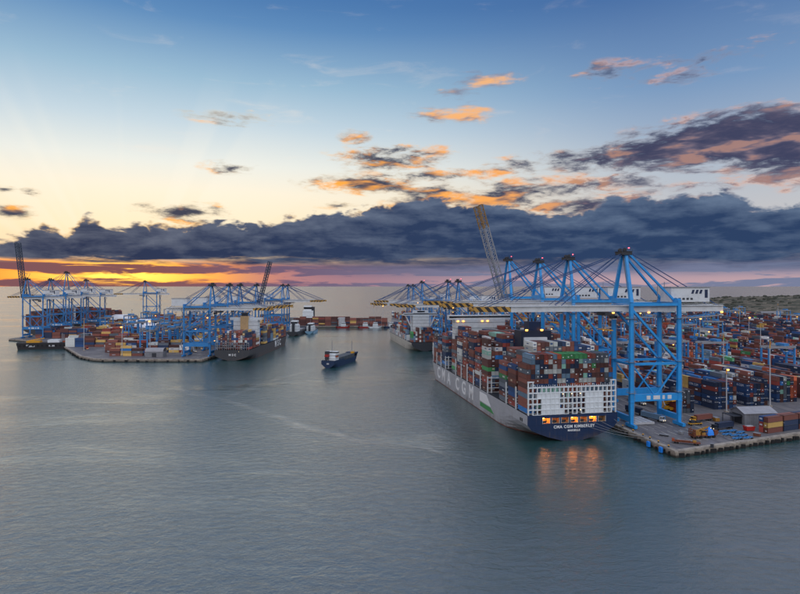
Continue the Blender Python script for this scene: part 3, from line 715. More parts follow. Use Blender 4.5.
# ------------------------------------------------------------------ ship-to-shore cranes
PROTO = {}
def sts(kind, zb, za, out, gauge=35.0, dep=18.0, back=28.0, boom_up=False, blue=None, lamps=True, lattice=False, LATMAT=None, hb=4.2, tilt=75.5):
    """local x = landside, y = along the quay, z from the quay top; the boom reaches to -x"""
    blue = blue or BLUE; r = empty('quay_crane', (0, 0, 0))
    k = zb/66.0; lw = 1.0 if zb > 65 else .74; zp = 17.0*k; zs = 35.0*k; hy = dep/2
    for gx in (0.0, gauge):
        for y in (-hy, hy):
            lg = MB()
            lg.beam((gx, y, 2.0), (gx, y, zp), 1.9*lw, 1.5*lw, 2.5*lw, 2.0*lw); lg.beam((gx, y, zp), (gx, y, zb+(4.5 if gx else 3.0)), 2.3*lw, 1.8*lw, 2.0*lw, 1.6*lw)
            L = part(lg, 'leg', blue, r)
            for zz in (zp+2.2, zs+1.2, zb-6):
                pf = MB().box(gx-2.1, gx+2.1, y-1.9, y+1.9, zz, zz+.14)
                for e in (-2.05, 2.05): pf.box(gx+e-.04, gx+e+.04, y-1.9, y+1.9, zz+1.0, zz+1.1); pf.box(gx-2.1, gx+2.1, y+e*.92-.04, y+e*.92+.04, zz+1.0, zz+1.1)
                pf.build('platform', GREY, L)
            la = MB().box(gx+1.3, gx+1.42, y-1.15, y-1.05, 3, zb-6).box(gx+1.3, gx+1.42, y-.65, y-.55, 3, zb-6); la.build('ladder', GREY, L)
            for zz, e in ((zp-3.0, 1.45), (zs+.75, 1.35)): MB().box(gx-e, gx+e, y-e+.2, y+e-.2, zz, zz+.28).build('flange', blue, L)
            bo = MB().box(gx-.9, gx+.9, y-4.5, y+4.5, .5, 2.2)
            for w in range(6): bo.tube((gx-.5, y-3.8+w*1.5, .45), (gx+.5, y-3.8+w*1.5, .45), .45, n=10)
            bo.build('bogie', blue, L)
    for gx in (0.0, gauge): part(MB().box(gx-.8, gx+.8, -hy, hy, 3.2, 6.2), 'sill_beam', blue, r)
    for y in (-hy, hy):
        pb = part(MB().box(1.0, gauge-1.0, y-.8, y+.8, zp-2.6, zp+1.4), 'portal_beam', blue, r)
        if y < 0:
            for a, b in ((.30, .38), (.44, .58), (.63, .68), (.74, .82)): part(MB().box(gauge*a, gauge*b, y-.86, y-.8, zp-1.7, zp+.5), 'sign_board', WHITE, pb)
        part(MB().box(1.0, gauge-1.0, y-.45, y+.45, zs-.7, zs+.7), 'cross_strut', blue, r)
        part(MB().beam((1.0, y, zs-1), (gauge*.47, y, zp+1.2), .7), 'brace', blue, r)
        part(MB().beam((gauge-1, y, zs-1), (gauge*.53, y, zp+1.2), .7), 'brace', blue, r)
        part(MB().beam((1.0, y, zb-1.5), (gauge-1, y, zs+1.0), 1.2*lw), 'brace', blue, r)
        part(MB().box(-1, gauge+1, y-.6, y+.6, zb+1.2, zb+2.8), 'upper_beam', blue, r)
    for gx in (0.0, gauge):
        part(MB().box(gx-1.1, gx+1.1, -hy, hy, zb+2.6, zb+5.4), 'girder_support', blue, r)
        part(MB().box(gx-.5, gx+.5, -hy, hy, zs-.6, zs+.6), 'cross_strut', blue, r)
    # twin girders over the quay, boom over the water
    gd = MB()
    for y in (-hb, hb): gd.box(-3, gauge+back, y-.9, y+.9, zb-2.4, zb+1.4)
    for i in range(int((gauge+back)/9)): gd.box(i*9-.3, i*9+.3, -hb, hb, zb-.6, zb+.4)
    gd.box(-3, gauge+back, hb+.9, hb+1.9, zb+1.0, zb+1.15); gd.box(-3, gauge+back, -hb-1.9, -hb-.9, zb+1.0, zb+1.15)
    for y in (hb+1.85, -hb-1.85): gd.box(-3, gauge+back, y-.05, y+.05, zb+2.1, zb+2.22)
    part(gd, 'girder', WHITE, r)
    fe = MB()
    for i in range(int((gauge+back)/3)):
        x0, x1 = -2+i*3.0, 1+i*3.0; fe.beam((x0, hb+1.4, zb+.6), ((x0+x1)/2, hb+1.4, zb-1.6), .14).beam(((x0+x1)/2, hb+1.4, zb-1.6), (x1, hb+1.4, zb+.6), .14)
    part(fe, 'festoon_cable', DARK, r)
    ang = R(tilt) if boom_up else 0.0; ca, sa = math.cos(ang), math.sin(ang)
    def bp(l, y, dz=0.0): return (-3-l*ca-dz*0+dz*sa*1.0, y, zb-.4+l*sa+dz*ca)
    bm = MB(); tip = MB(); tl = 21.0
    for y in (-hb, hb):
        if lattice:
            for a, b_, tgt in ((0, out-tl, bm), (out-tl, out, tip)):
                for dz in (-1.8, 1.8): tgt.beam(bp(a, y, dz), bp(b_, y, dz), .95)
            n = int(out/4)
            for i in range(n):
                l0, l1 = out*i/n, out*(i+1)/n; tgt = bm if l1 < out-tl+2 else tip
                tgt.beam(bp(l0, y, -1.8), bp(l1, y, 1.8), .55); tgt.beam(bp(l1, y, -1.8), bp(l1, y, 1.8), .6)
        else:
            bm.beam(bp(0, y), bp(out-tl, y), 1.8, 3.1); tip.beam(bp(out-tl, y), bp(out, y), 1.9, 2.7)
    for i in range(int(out/8)+1):
        l = min(i*8, out-.5); (bm if l < out-tl else tip).beam(bp(l, -hb+.9), bp(l, hb-.9), .6)
    if not lattice:
        bm.box(0, 0, 0, 0, 0, 0) if False else None
        for y in (hb+1.6, -hb-1.6): bm.beam(bp(0, y, 1.6), bp(out-tl, y, 1.6), .9, .12); bm.beam(bp(0, y, 2.7), bp(out, y, 2.7), .08)
    part(bm, 'boom', (LATMAT or paint('lattice grey', (134, 138, 146), .55, wear=.4)) if lattice else WHITE, r)
    part(tip, 'boom_tip', HAZARD if not lattice else (LATMAT or paint('boom tip ochre', (134, 104, 62), .6, wear=.4)), r)
    # apex frame over the waterside legs
    ax = 1.0
    for y in (-hy, hy): part(MB().beam((0, y, zb+3.0), (ax, y*.22, za-2), 2.1*lw, 1.7*lw, 1.5*lw, 1.3*lw), 'apex_leg', blue, r)
    part(MB().beam((gauge*.2, -2, zb+2), (ax, -1, za-2), .5).beam((gauge*.2, 2, zb+2), (ax, 1, za-2), .5), 'ladder_tower', GREY, r)
    hd = part(MB().box(ax-3.4, ax+3.0, -3.6, 3.6, za-2.6, za-.6), 'apex_head', DARK, r)
    ph = MB()
    for i in range(7): ph.box(ax-3.6+i*1.1, ax-3.5+i*1.1, -3.9, -3.8, za-.6, za+.7)
    ph.box(ax-3.8, ax+3.4, -3.95, 3.95, za-.62, za-.48); ph.box(ax-3.8, ax+3.4, -3.95, -3.85, za+.5, za+.62); ph.box(ax-3.8, ax+3.4, 3.85, 3.95, za+.5, za+.62)
    for y in (-2.4, 2.4): ph.tube((ax-1, y-.5, za+.4), (ax-1, y+.5, za+.4), 1.1, n=10)
    part(ph, 'platform', DARK, hd)
    if lamps: lamp(hd, (ax+3.2, 0, za+1.6), .45, REDLAMP, 'beacon')
    for y in (-2.6, 2.6):
        part(MB().beam((ax+1, y, za-1.4), (gauge, y*2.2, zb+3.5), 1.25*lw, 1.1*lw), 'backstay', blue, r)
        part(MB().beam((ax+1, y, za-.8), (gauge+back-3, y*1.6, zb+1.2), .42), 'tie_rod', ROPE, r)
        if not boom_up:
            for f, w in ((.42, .4), (.46, .24), (.90, .36), (.94, .24)):
                part(MB().beam((ax-1, y, za-1.2), (-3-out*f, y*1.6, zb+1.6), w), 'forestay', ROPE, r)
        else:
            q = bp(out*.45, y*1.6, 1.8); mid = ((ax+q[0])/2+6, y*1.3, max(za, (za+q[2])/2)+3)
            part(MB().beam((ax-1, y, za-1.2), mid, .35).beam(mid, q, .35), 'forestay', ROPE, r)
    # machinery house, cab, trolley, stairs
    mh = part(MB().box(gauge-2, gauge+back*.72, -5, 5, zb+3.2, zb+11.5), 'machinery_house', WHITE, r)
    part(MB().box(gauge-2.4, gauge+back*.72+.4, -5.4, 5.4, zb+11.5, zb+12.0), 'house_roof', GREY, mh)
    lg = MB()
    for i in range(3): x = gauge+back*.34+i*2.6; lg.quadbox([(x, -5.06, zb+8), (x+1.5, -5.06, zb+8), (x+1.5, -5.0, zb+8), (x, -5.0, zb+8), (x+.9, -5.06, zb+10.3), (x+2.4, -5.06, zb+10.3), (x+2.4, -5.0, zb+10.3), (x+.9, -5.0, zb+10.3)])
    lg.box(gauge+back*.62, gauge+back*.68, -5.06, -5.0, zb+5.6, zb+10.4)
    part(lg, 'blue_mark', NAVY, mh)
    vt = MB()
    for i in range(5): x = gauge+i*2.6; vt.box(x, x+1.6, -5.05, -5.0, zb+4.4, zb+5.6)
    part(vt, 'vent', DARK, mh)
    for i in (0, 1): part(MB().beam((gauge-6+i*4.5, 2, zb+4), (gauge-6+i*4.5, 2, zb+13+i*2), .3), 'service_mast', GREY, r)
    tx = -out*.12 if not boom_up else gauge*.5
    tr = part(MB().box(tx-3, tx+3, -hb-.5, hb+.5, zb-4.4, zb-2.6), 'trolley', DARK, r)
    cb = part(MB().box(tx+3.4, tx+6.2, -1.6, 1.6, zb-6.8, zb-3.0), 'operator_cab', PALEGREY, r)
    part(MB().box(tx+3.3, tx+6.3, -1.65, 1.65, zb-6.2, zb-4.6), 'cab_window', GLASS, cb)
    sp = MB().box(tx-1.2, tx+1.2, -6, 6, zb-13, zb-12.4)
    for x in (-1, 1):
        for y in (-2, 2): sp.beam((tx+x, y, zb-12.5), (tx+x, y, zb-4), .1)
    part(sp, 'spreader', YELLOW, r)
    stt = MB(); n = int(zb/5.2)
    for i in range(n):
        z0, z1 = 3+i*(zb-3)/n, 3+(i+1)*(zb-3)/n; a, b_ = (-2.2, 2.2) if i % 2 else (2.2, -2.2)
        stt.beam((gauge+2.3, hy+a, z0), (gauge+2.3, hy+b_, z1), .7, .15); stt.box(gauge+1.7, gauge+2.9, hy+b_-.6, hy+b_+.6, z1-.08, z1+.05)
    part(stt, 'stairway', GREY, r)
    if lamps:
        for (x, y, z) in ((gauge+back-1, -hb-1, zb-2.9), (-out*.1, -hb-1, zb-2.8), (gauge*.45, -hb-1, zb-2.8)): lamp(r, (x, y, z), .8)
    return r
def get_sts(key, *a, **kw):
    if key not in PROTO:
        PROTO[key] = sts(key, *a, **kw); return PROTO[key]
    return copy_tree(PROTO[key])
def put_crane(o, loc, rz, label, group): o.location = loc; o.rotation_euler = (0, 0, rz); tag(o, label, 'crane', group)
GR, GL, GW = 'quay cranes on the right quay', 'quay cranes on the left inner quay', 'quay cranes on the far left quay'
RIGHT = [(0, 'big', 'tallest blue quay crane, nearest one, standing beside the huge ship\'s stern'), (68, 'big', 'second nearest blue quay crane along the huge ship, boom lowered'),
         (118, 'big', 'third nearest blue quay crane along the huge ship, boom lowered'), (184, 'up', 'blue quay crane with twin pale lattice boom raised high above the huge ship'),
         (345, 'mid', 'blue quay crane just beyond the huge ship\'s bow, nearer of a close pair'), (392, 'mid', 'blue quay crane beyond the huge ship\'s bow, farther of a close pair'),
         (545, 'mid', 'blue quay crane over the pale ship, its boom reaching past the bow'), (612, 'low', 'small far blue quay crane, second last on the right quay'), (655, 'low', 'smallest farthest blue quay crane at the end of the right quay')]
for s, kind, lab in RIGHT:
    if kind == 'big': o = get_sts('big', 67.5, 100.5, 88, gauge=30, back=32)
    elif kind == 'up': o = get_sts('up', 67.5, 105, 88, gauge=30, dep=22, back=32, boom_up=True, lattice=True, hb=7.0, tilt=74)
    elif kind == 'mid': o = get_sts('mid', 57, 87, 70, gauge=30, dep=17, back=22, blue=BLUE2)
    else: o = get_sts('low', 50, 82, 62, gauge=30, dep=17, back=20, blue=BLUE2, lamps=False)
    put_crane(o, RQ(s, 0), TH, lab, GR)
SLAT = [(0, 'lm', 'blue quay crane at the dark ship\'s stern, nearest on the left inner quay'), (59, 'lm', 'second blue quay crane along the dark ship on the left quay'), (101, 'lm', 'third blue quay crane along the dark ship on the left quay'),
        (177, 'lup', 'blue quay crane with black and yellow boom raised above the dark ship'), (334, 'lm', 'fifth blue quay crane on the left inner quay, nearer of a close far pair'), (373, 'lm', 'last blue quay crane on the left inner quay, boom over small ships')]
for s, kind, lab in SLAT:
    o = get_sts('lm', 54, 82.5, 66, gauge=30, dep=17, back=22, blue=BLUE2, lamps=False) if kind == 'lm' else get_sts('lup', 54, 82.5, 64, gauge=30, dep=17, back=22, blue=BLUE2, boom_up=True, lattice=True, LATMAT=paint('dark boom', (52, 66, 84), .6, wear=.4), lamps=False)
    put_crane(o, (-215+.033*s, 643+s, QZ), math.pi+TH2, lab, GL)
WEST = [(868, 'wup', 'far left blue quay crane with its boom raised steeply against the sunset'), (945, 'wm', 'second blue quay crane of the far left row, boom lowered'), (990, 'wb', 'tallest blue quay crane in the far left row'),
        (1052, 'wm', 'fourth blue quay crane of the far left row, beside the brown ship'), (1295, 'wm', 'lone blue quay crane at the far end of the far left quay')]
for yy, kind, lab in WEST:
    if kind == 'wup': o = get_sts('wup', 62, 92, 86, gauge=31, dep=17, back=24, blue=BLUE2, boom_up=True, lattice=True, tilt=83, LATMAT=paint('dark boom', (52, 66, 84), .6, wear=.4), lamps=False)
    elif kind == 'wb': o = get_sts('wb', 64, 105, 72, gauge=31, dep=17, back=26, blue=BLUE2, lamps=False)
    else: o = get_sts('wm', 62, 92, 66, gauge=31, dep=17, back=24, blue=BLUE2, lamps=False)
    put_crane(o, (-590 if yy > 900 else -579, yy, QZ), 0.0, lab, GW)

# ------------------------------------------------------------------ rubber-tyred gantries and light masts
def gantry():
    r = empty('yard_gantry', (0, 0, 0)); S, Wb, Hh = 13.0, 4.2, 25.0
    for x in (-S, S):
        for y in (-Wb, Wb): part(MB().beam((x, y, 1.6), (x, y, Hh), 1.5, 1.5, 1.2, 1.3), 'leg', BLUE3, r)
        part(MB().box(x-.7, x+.7, -6.5, 6.5, 1.2, 2.8), 'sill_beam', BLUE3, r)
        part(MB().box(x-.5, x+.5, -Wb, Wb, Hh*.62, Hh*.62+.9), 'cross_strut', BLUE3, r)
        w = MB()
        for y in (-5.4, -3.4, 3.4, 5.4): w.tube((x-.45, y, .8), (x+.45, y, .8), .8, n=10)
        part(w, 'wheel_set', RUBBER, r)
    for y in (-Wb, Wb): part(MB().box(-S-1, S+1, y-.7, y+.7, Hh, Hh+2.0), 'top_beam', GREY, r)
    part(MB().box(2, 7, -4.6, 4.6, Hh+2, Hh+4.2), 'trolley', BLUE3, r)
    c = part(MB().box(7.2, 9.4, -1.2, 1.2, Hh-3.4, Hh-.4), 'operator_cab', WHITE, r); part(MB().box(7.1, 9.5, -1.25, 1.25, Hh-2.6, Hh-1.2), 'cab_window', GLASS, c)
    part(MB().box(-S-1.6, -S-.6, -2.5, 2.5, 2.8, 5.6), 'engine_box', WHITE, r)
    return r
gp = None
def mast(h):
    r = empty('light_mast', (0, 0, 0))
    part(MB().tube((0, 0, 0), (0, 0, h*.86), .42, .30, 8), 'pole', PALEGREY, r); part(MB().tube((0, 0, h*.86), (0, 0, h), .34, .26, 8), 'top_section', YELLOW, r)
    rg = MB().tube((0, 0, h-.4), (0, 0, h), 1.5, 1.5, 10); part(rg, 'lamp_ring', GREY, r)
    f = MB()
    for i in range(6): a = i*math.pi/3; f.box(1.5*math.cos(a)-.3, 1.5*math.cos(a)+.3, 1.5*math.sin(a)-.3, 1.5*math.sin(a)+.3, h-.9, h-.4)
    part(f, 'floodlight', PALEGREY, r); part(MB().box(-1, 1, -1, 1, 0, .9), 'footing', CONCRETE, r)
    return r

# ------------------------------------------------------------------ right yard
BP = 29.0; yardblocks = []
def inframe(x, y, m=25): return y > 60 and abs(x) < 0.735*y+m
LOGO = {('navy blue'): 'CMA CGM', 'dark blue': 'CMA CGM'}
nb = 0; RTG = []
def yard():
    global nb
    blocks = [(50.0, 18.0, 4)]
    d = 80.0
    while d < 900: blocks.append((d, max(17, -52+.2066*(d+5.7)+58), 6)); d += BP
    for bi, (d0, s0, rows) in enumerate(blocks):
        s = s0; seg = 0; runlen = 0
        cell = 0
        while s < 1130:
            if seg and runlen > 12: s += 22; runlen = 0; seg += 1
            if not seg: seg = 1
            base = rnd.choice([2,3,4,4,5,5]) if s > 90 else rnd.choice([6,6,5] if cell else [6])
            if bi == 0 and s < 60: base = 5
            cb = pick(rnd, W_YARD)
            for r_ in range(rows):
                dd = d0+r_*2.72+1.3
                n = max(0, min(6, base+rnd.choice([0,0,0,-1,-1,1,-2] if s > 70 or cell else [0,0,0,-1])))
                if s > 250 and rnd.random() < .10: n = 0
                cr = cb if rnd.random() < .5 else pick(rnd, W_YARD)
                for k in range(n):
                    x, y, _ = RQ(s+CL/2, dd)
                    if not inframe(x, y): break
                    col = cr if rnd.random() < .55 else pick(rnd, W_YARD)
                    if bi in (1, 2) and cell == 0 and rnd.random() < .75: col = rnd.choice(['navy blue', 'dark blue', 'navy blue'])
                    lab = None
                    if s < 75 and bi < 5:
                        lab = '%s container, %s tier up, %s row from left, %s bay back, %s yard block' % (col, nth(k), nth(r_), nth(cell), nth(bi))
                    jx = rnd.uniform(-.12, .12)
                    rec(x, y, QZ+.02+k*2.91, TH+rnd.uniform(-.004, .004), col, h=2.9, label=lab, group='containers at the front of the right yard' if lab else None, boost=1.0 if (r_ == 0 or cell == 0 or k >= n-1) else .12,
                        logo='CMA CGM' if col in ('navy blue', 'dark blue') and (r_ == 0 or cell == 0) and rnd.random() < .5 else None)
            s += CL+.55; runlen += 1; cell += 1
        for sg in (rnd.uniform(110, 210), rnd.uniform(260, 480), rnd.uniform(520, 800), rnd.uniform(820, 1050)):
            x, y, _ = RQ(sg, d0+9)
            if bi and inframe(x, y, -12) and rnd.random() < (.62 if sg > 250 else .4): RTG.append((x, y, TH, 'R'))
yard()
x, y, _ = RQ(196, 80+BP*3+9); RTG.append((x, y, TH, 'R'))
# cluster of parked gantries on the far right
for i in range(5): x, y, _ = RQ(560+i*14, 470+i*22); RTG.append((x, y, TH, 'R'))

# left yard: boxes lie broadside to the water
def left_yard():
    y = 640.0; bi = 0
    while y < 1320:
        x = -560.0 if y > 850 else (-440 if y > 730 else -345+(640-y)*.3)
        cell = 0
        while x < -262:
            if rnd.random() < .07: x += 16; continue
            base = rnd.choice([2,3,4,4,5,5]) if y > 650 else rnd.choice([0,0,3,4])
            if bi == 0 and (x > -300): base = 0
            cb = pick(rnd, W_LEFT)
            if y < 660: cb = rnd.choice(['tan yellow', 'tan yellow', 'brick red', 'rust brown'])
            for r_ in range(5 if bi else 3):
                n = max(0, min(5, base+rnd.choice([0,0,0,-1,1])))
                if base == 0: n = 0
                for k in range(n):
                    col = cb if rnd.random() < .6 else pick(rnd, W_LEFT)
                    rec(x+CL/2, y+r_*2.7+1.3, QZ+.02+k*2.91, math.pi/2, col, h=2.9)
            x += CL+.6
        if bi:
            for _ in range(3):
                if rnd.random() < .5: RTG.append((rnd.uniform(-540 if y > 870 else (-400 if y > 760 else -330), -275), y+7, math.pi/2, 'L'))
        y += 31 if bi else 34; bi += 1
left_yard()
# far quay: long low wall of boxes
x = -215.0
while x < -28:
    n = rnd.choice([6,6,7,7,7]); cb = rnd.choice(['dark brown', 'dark brown', 'slate grey', 'rust brown', 'navy blue'])
    for r_ in range(2):
        for k in range(n): rec(x+CL/2, 1132+r_*2.8, QZ+.02+k*(CH+.012), math.pi/2, cb if rnd.random() < .5 else pick(rnd, [('dark brown',30),('rust brown',30),('navy blue',8),('slate grey',10),('brick red',8),('light grey',3),('tan yellow',4)]))
    x += CL+.5
# the corner stack on the quay end, right edge of the picture
cs = []
E_ = Vector((0.9285, 0.3714)); cn = Vector((-E_.y, E_.x)); eth = math.atan2(E_.y, E_.x)-math.pi/2
for j, cols in enumerate([['rust brown', 'tan yellow', 'rust brown'], ['navy blue', 'navy blue', 'rust brown'], ['rust brown', 'navy blue', 'rust brown']]):
    for r_ in range(2):
        c = Vector(c0[:2])+E_*(80+j*12.9)+cn*(7.5+r_*2.7)
        for k in range(3):
            rec(c.x, c.y, QZ+.02+k*2.91, eth, cols[k] if r_ == 0 else pick(rnd, W_YARD), label='%s container, %s tier, %s along, %s row, in low stack on the quay corner' % (cols[k] if r_ == 0 else 'PENDING', ['bottom', 'middle', 'top'][k], nth(j), ['front', 'back'][r_]),
                group='containers stacked on the quay corner', boost=9 if r_ == 0 else .4, h=2.9, logo='CMA CGM' if (j, k) == (1, 1) and r_ == 0 else None)
            if r_: RECS[-1]['label'] = RECS[-1]['label'].replace('PENDING', RECS[-1]['col'])

# ---- build containers
def container_shape(mb, L=CL, W=CW, Hh=CH, ins=.16):
    """box with recessed corrugated-panel bays between its corner posts and rails; long axis along y"""
    hx, hy = W/2, L/2
    def face(o, a, b, la, lb, m, m2):
        # outer rectangle with inner recessed rectangle
        n = a.cross(b).normalized(); p = [o, o+a*la, o+a*la+b*lb, o+b*lb]
        q = [o+a*m+b*m2-n*ins, o+a*(la-m)+b*m2-n*ins, o+a*(la-m)+b*(lb-m2)-n*ins, o+a*m+b*(lb-m2)-n*ins]
        k = len(mb.v); mb.v += [tuple(v) for v in p+q]
        for i in range(4):
            j = (i+1) % 4; mb.f.append((k+i, k+j, k+4+j, k+4+i)); mb.mi.append(0)
        mb.f.append((k+4, k+5, k+6, k+7)); mb.mi.append(1)
    V = Vector
    face(V((-hx,-hy,0)), V((1,0,0)), V((0,0,1)), W, Hh, .16, .16); face(V((hx,hy,0)), V((-1,0,0)), V((0,0,1)), W, Hh, .16, .16)
    face(V((-hx,hy,0)), V((0,-1,0)), V((0,0,1)), L, Hh, .18, .16); face(V((hx,-hy,0)), V((0,1,0)), V((0,0,1)), L, Hh, .18, .16)
    face(V((-hx,-hy,Hh)), V((1,0,0)), V((0,1,0)), W, L, .1, .1); mb.poly([(-hx,hy,0),(hx,hy,0),(hx,-hy,0),(-hx,-hy,0)], 0)
    # door lock rods on the near end
    for x in (-.75, -.3, .3, .75): mb.box(x-.05, x+.05, -hy-.0, -hy+ins, .2, Hh-.2)
    return mb
def cont_mat(name, rgb):
    m, g, b = new_mat('container '+name); c = lin(*rgb)
    oc = g.new('ShaderNodeTexCoord').outputs['Object']; x, y, z = g.xyz(oc)
    oi = g.new('ShaderNodeObjectInfo').outputs['Random']
    n = g.noise(g.vec('ADD', oc, g.cxyz(g.mul(oi, 50), 0.0, 0.0)), .8, 6, .7)
    c2 = g.mix(g.ss(n, .45, .8, 0, .5), c, tuple(v*.5+.02 for v in c)); c2 = g.mix(g.mul(oi, .6), c2, tuple(v*.5 for v in c))
    g.put(b.inputs['Base Color'], c2); b.inputs['Roughness'].default_value = .55; b.inputs['Specular IOR Level'].default_value = .35
    w = g.m('SINE', g.mul(g.add(x, y), 2*math.pi/.28)); bp = g.new('ShaderNodeBump'); bp.inputs['Distance'].default_value = .03; bp.inputs['Strength'].default_value = .7; g.put(bp.inputs['Height'], w); g.put(b.inputs['Normal'], bp.outputs[0])
    return m
CM = {k: cont_mat(k, v) for k, v in PAL.items()}
CMF = {k: cont_mat(k+' frame', tuple(c*.72 for c in v)) for k, v in PAL.items()}  # darker frame copies: shade of the gaps between containers put into the colour
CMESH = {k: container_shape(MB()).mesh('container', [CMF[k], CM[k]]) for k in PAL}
for r in RECS:
    d = r['y']; r['score'] = (r['boost']*3000/d/d*100 if r['label'] else 0) if inframe(r['x'], d, -4) else 0
order = sorted(range(len(RECS)), key=lambda i: -RECS[i]['score'])
single = set(i for i in order[:296] if RECS[i]['score'] > 0)
LOGOW = paint('container lettering', (214, 218, 222), .6, wear=.2)
LG = {}
def logo(o, y_face):
    """white company lettering on the left long side and on the near end"""
    for key, loc, rot, size in (('side', (-CW/2-.015, 1.0, CH*.5), (R(90), 0, R(-90)), 1.9), ('end', (0, -CL/2-.02, CH*.62), (R(90), 0, 0), .62)):
        if key not in LG:
            cu = bpy.data.curves.new('lettering', 'FONT'); cu.body = 'CMA CGM'; cu.size = size; cu.align_x = 'CENTER'; cu.align_y = 'CENTER'; cu.extrude = .01; cu.resolution_u = 2; cu.materials.append(LOGOW); LG[key] = text_mesh(cu, 'lettering')
        t = bpy.data.objects.new('lettering', LG[key]); COL.objects.link(t); t.parent = o; t.location = loc; t.rotation_euler = rot
for i in sorted(single):
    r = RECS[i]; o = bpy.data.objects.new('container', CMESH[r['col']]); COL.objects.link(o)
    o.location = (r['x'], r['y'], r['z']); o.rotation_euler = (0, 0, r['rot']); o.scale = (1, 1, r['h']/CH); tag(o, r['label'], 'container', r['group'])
    if r['logo']: logo(o, 0)
    elif rnd.random() < .45:
        for key, bx in (('end', (-.55, .1, -CL/2-.02, -CL/2+.05, 1.5, 1.95)), ('side', (-CW/2-.02, -CW/2+.05, 2.2, 4.4, 1.2, 1.9))):
            if ('d', key) not in LG: LG['d', key] = MB().box(*bx).mesh('decal', LOGOW)
            t = bpy.data.objects.new('decal', LG['d', key]); COL.objects.link(t); t.parent = o
            t.location = (rnd.uniform(-.35, .7), 0, rnd.uniform(-.9, .3)) if key == 'end' else (0, rnd.uniform(-6, 1), rnd.uniform(-.6, .3))
            if rnd.random() < .4: break
def mass():
    m, g, b = new_mat('container paint')
    at = g.new('ShaderNodeAttribute', attribute_name='paint').outputs['Color']; p = g.new('ShaderNodeNewGeometry').outputs['Position']
    n = g.noise(p, .5, 5, .7); g.put(b.inputs['Base Color'], g.mix(g.ss(n, .45, .8, 0, .45), at, g.mix(.5, at, (.03, .03, .03))))
    b.inputs['Roughness'].default_value = .55; b.inputs['Specular IOR Level'].default_value = .35
    mb = MB(); cols = []; rr = random.Random(5)
    for i, r in enumerate(RECS):
        if i in single: continue
        c, s = math.cos(r['rot']), math.sin(r['rot']); hx, hy = CW/2-.05, CL/2-.02; x, y, z = r['x'], r['y'], r['z']
        P = [(x+a*c-b_*s, y+a*s+b_*c) for a, b_ in ((-hx,-hy),(hx,-hy),(hx,hy),(-hx,hy))]
        mb.quadbox([(*q, z) for q in P]+[(*q, z+r['h']-.06) for q in P])
        cl = lin(*PAL[r['col']]); f = rr.uniform(.6, 1.15); cols += [(cl[0]*f, cl[1]*f, cl[2]*f, 1)]*24
        if rr.random() < .42 and r['y'] < 700:                  # printed company patch on the long side and door end
            pc = rr.choice([(.55,.56,.58), (.5,.5,.5), (.42,.45,.5), (.5,.4,.3)]) if r['col'] not in ('light grey', 'off white') else (.03,.08,.2)
            l0 = rr.uniform(-4, 1.5); l1 = l0+rr.uniform(1.8, 4.2); z0 = z+r['h']*rr.uniform(.25, .45); z1 = z0+rr.uniform(.5, 1.0)
            for (ax0, ax1, by0, by1) in ((-hx-.03, -hx, l0, l1), (-.75, .75, -hy-.03, -hy)):
                Q = [(x+a*c-b_*s, y+a*s+b_*c) for a, b_ in ((ax0,by0),(ax1,by0),(ax1,by1),(ax0,by1))]
                mb.quadbox([(*q, z0) for q in Q]+[(*q, z1) for q in Q]); cols += [(*pc, 1)]*24
    me = mb.mesh('shipping_containers', m); a = me.color_attributes.new('paint', 'FLOAT_COLOR', 'CORNER')
    a.data.foreach_set('color', [v for c in cols for v in c])
    o = bpy.data.objects.new('shipping_containers', me); COL.objects.link(o); tag(o, 'thousands of stacked shipping containers on the ships and across both yards', kind='stuff')
mass()

# ---- place gantries, sorted from the left of the picture
for side, txt in (('L', 'left'), ('R', 'right')):
    lst = sorted([g_ for g_ in RTG if g_[3] == side], key=lambda g_: pxx(g_[0], g_[1]))
    for i, (x, y, rz, _) in enumerate(lst):
        if gp is None: gp = o = gantry()
        else: o = copy_tree(gp)
        o.location = (x, y, QZ); o.rotation_euler = (0, 0, rz)
        tag(o, 'blue wheeled yard gantry crane, %s from the left among those in the %s yard' % (nth(i), txt), 'gantry crane', 'yard gantry cranes in the %s yard' % txt)
        if i % 4 == 1: lamp(o, (0, -5.2, 22.5), .7 if y < 700 else 1.0)
MP = {}
masts = [(726.5, 355, 28, 'R', True), (770, 372, 45, 'R', False), (723.5, 478, 40, 'R', False), (681.5, 420, 40, 'R', False), (739.6, 1000, 45, 'R', False), (749, 760, 38, 'R', False), (760.6, 620, 40, 'R', False), (778, 1150, 46, 'R', False), (700, 700, 40, 'R', False), (640, 800, 42, 'R', False), (590, 900, 42, 'R', False),
         (84, 690, 40, 'L', False), (122, 640, 34, 'L', False), (150, 650, 40, 'L', False), (208, 760, 38, 'L', False), (176, 900, 38, 'L', False), (132, 1000, 38, 'L', False), (374, 1150, 40, 'F', False), (383, 1150, 40, 'F', False)]
for side, txt in (('L', 'left yard'), ('R', 'right yard'), ('F', 'far quay')):
    lst = sorted([m_ for m_ in masts if m_[3] == side])
    for i, (px, Y, h, _, lit) in enumerate(lst):
        o = copy_tree(MP[h]) if h in MP else MP.setdefault(h, mast(h))
        o.location = ((px-CX)/F*Y, Y, QZ); tag(o, 'tall slim floodlight mast, %s from the left among those on the %s' % (nth(i), txt), 'light mast', 'floodlight masts on the '+txt)
        if lit or Y > 600 and i % 2: lamp(o, (0, -1.6, h-1), .8 if Y < 600 else 1.3)
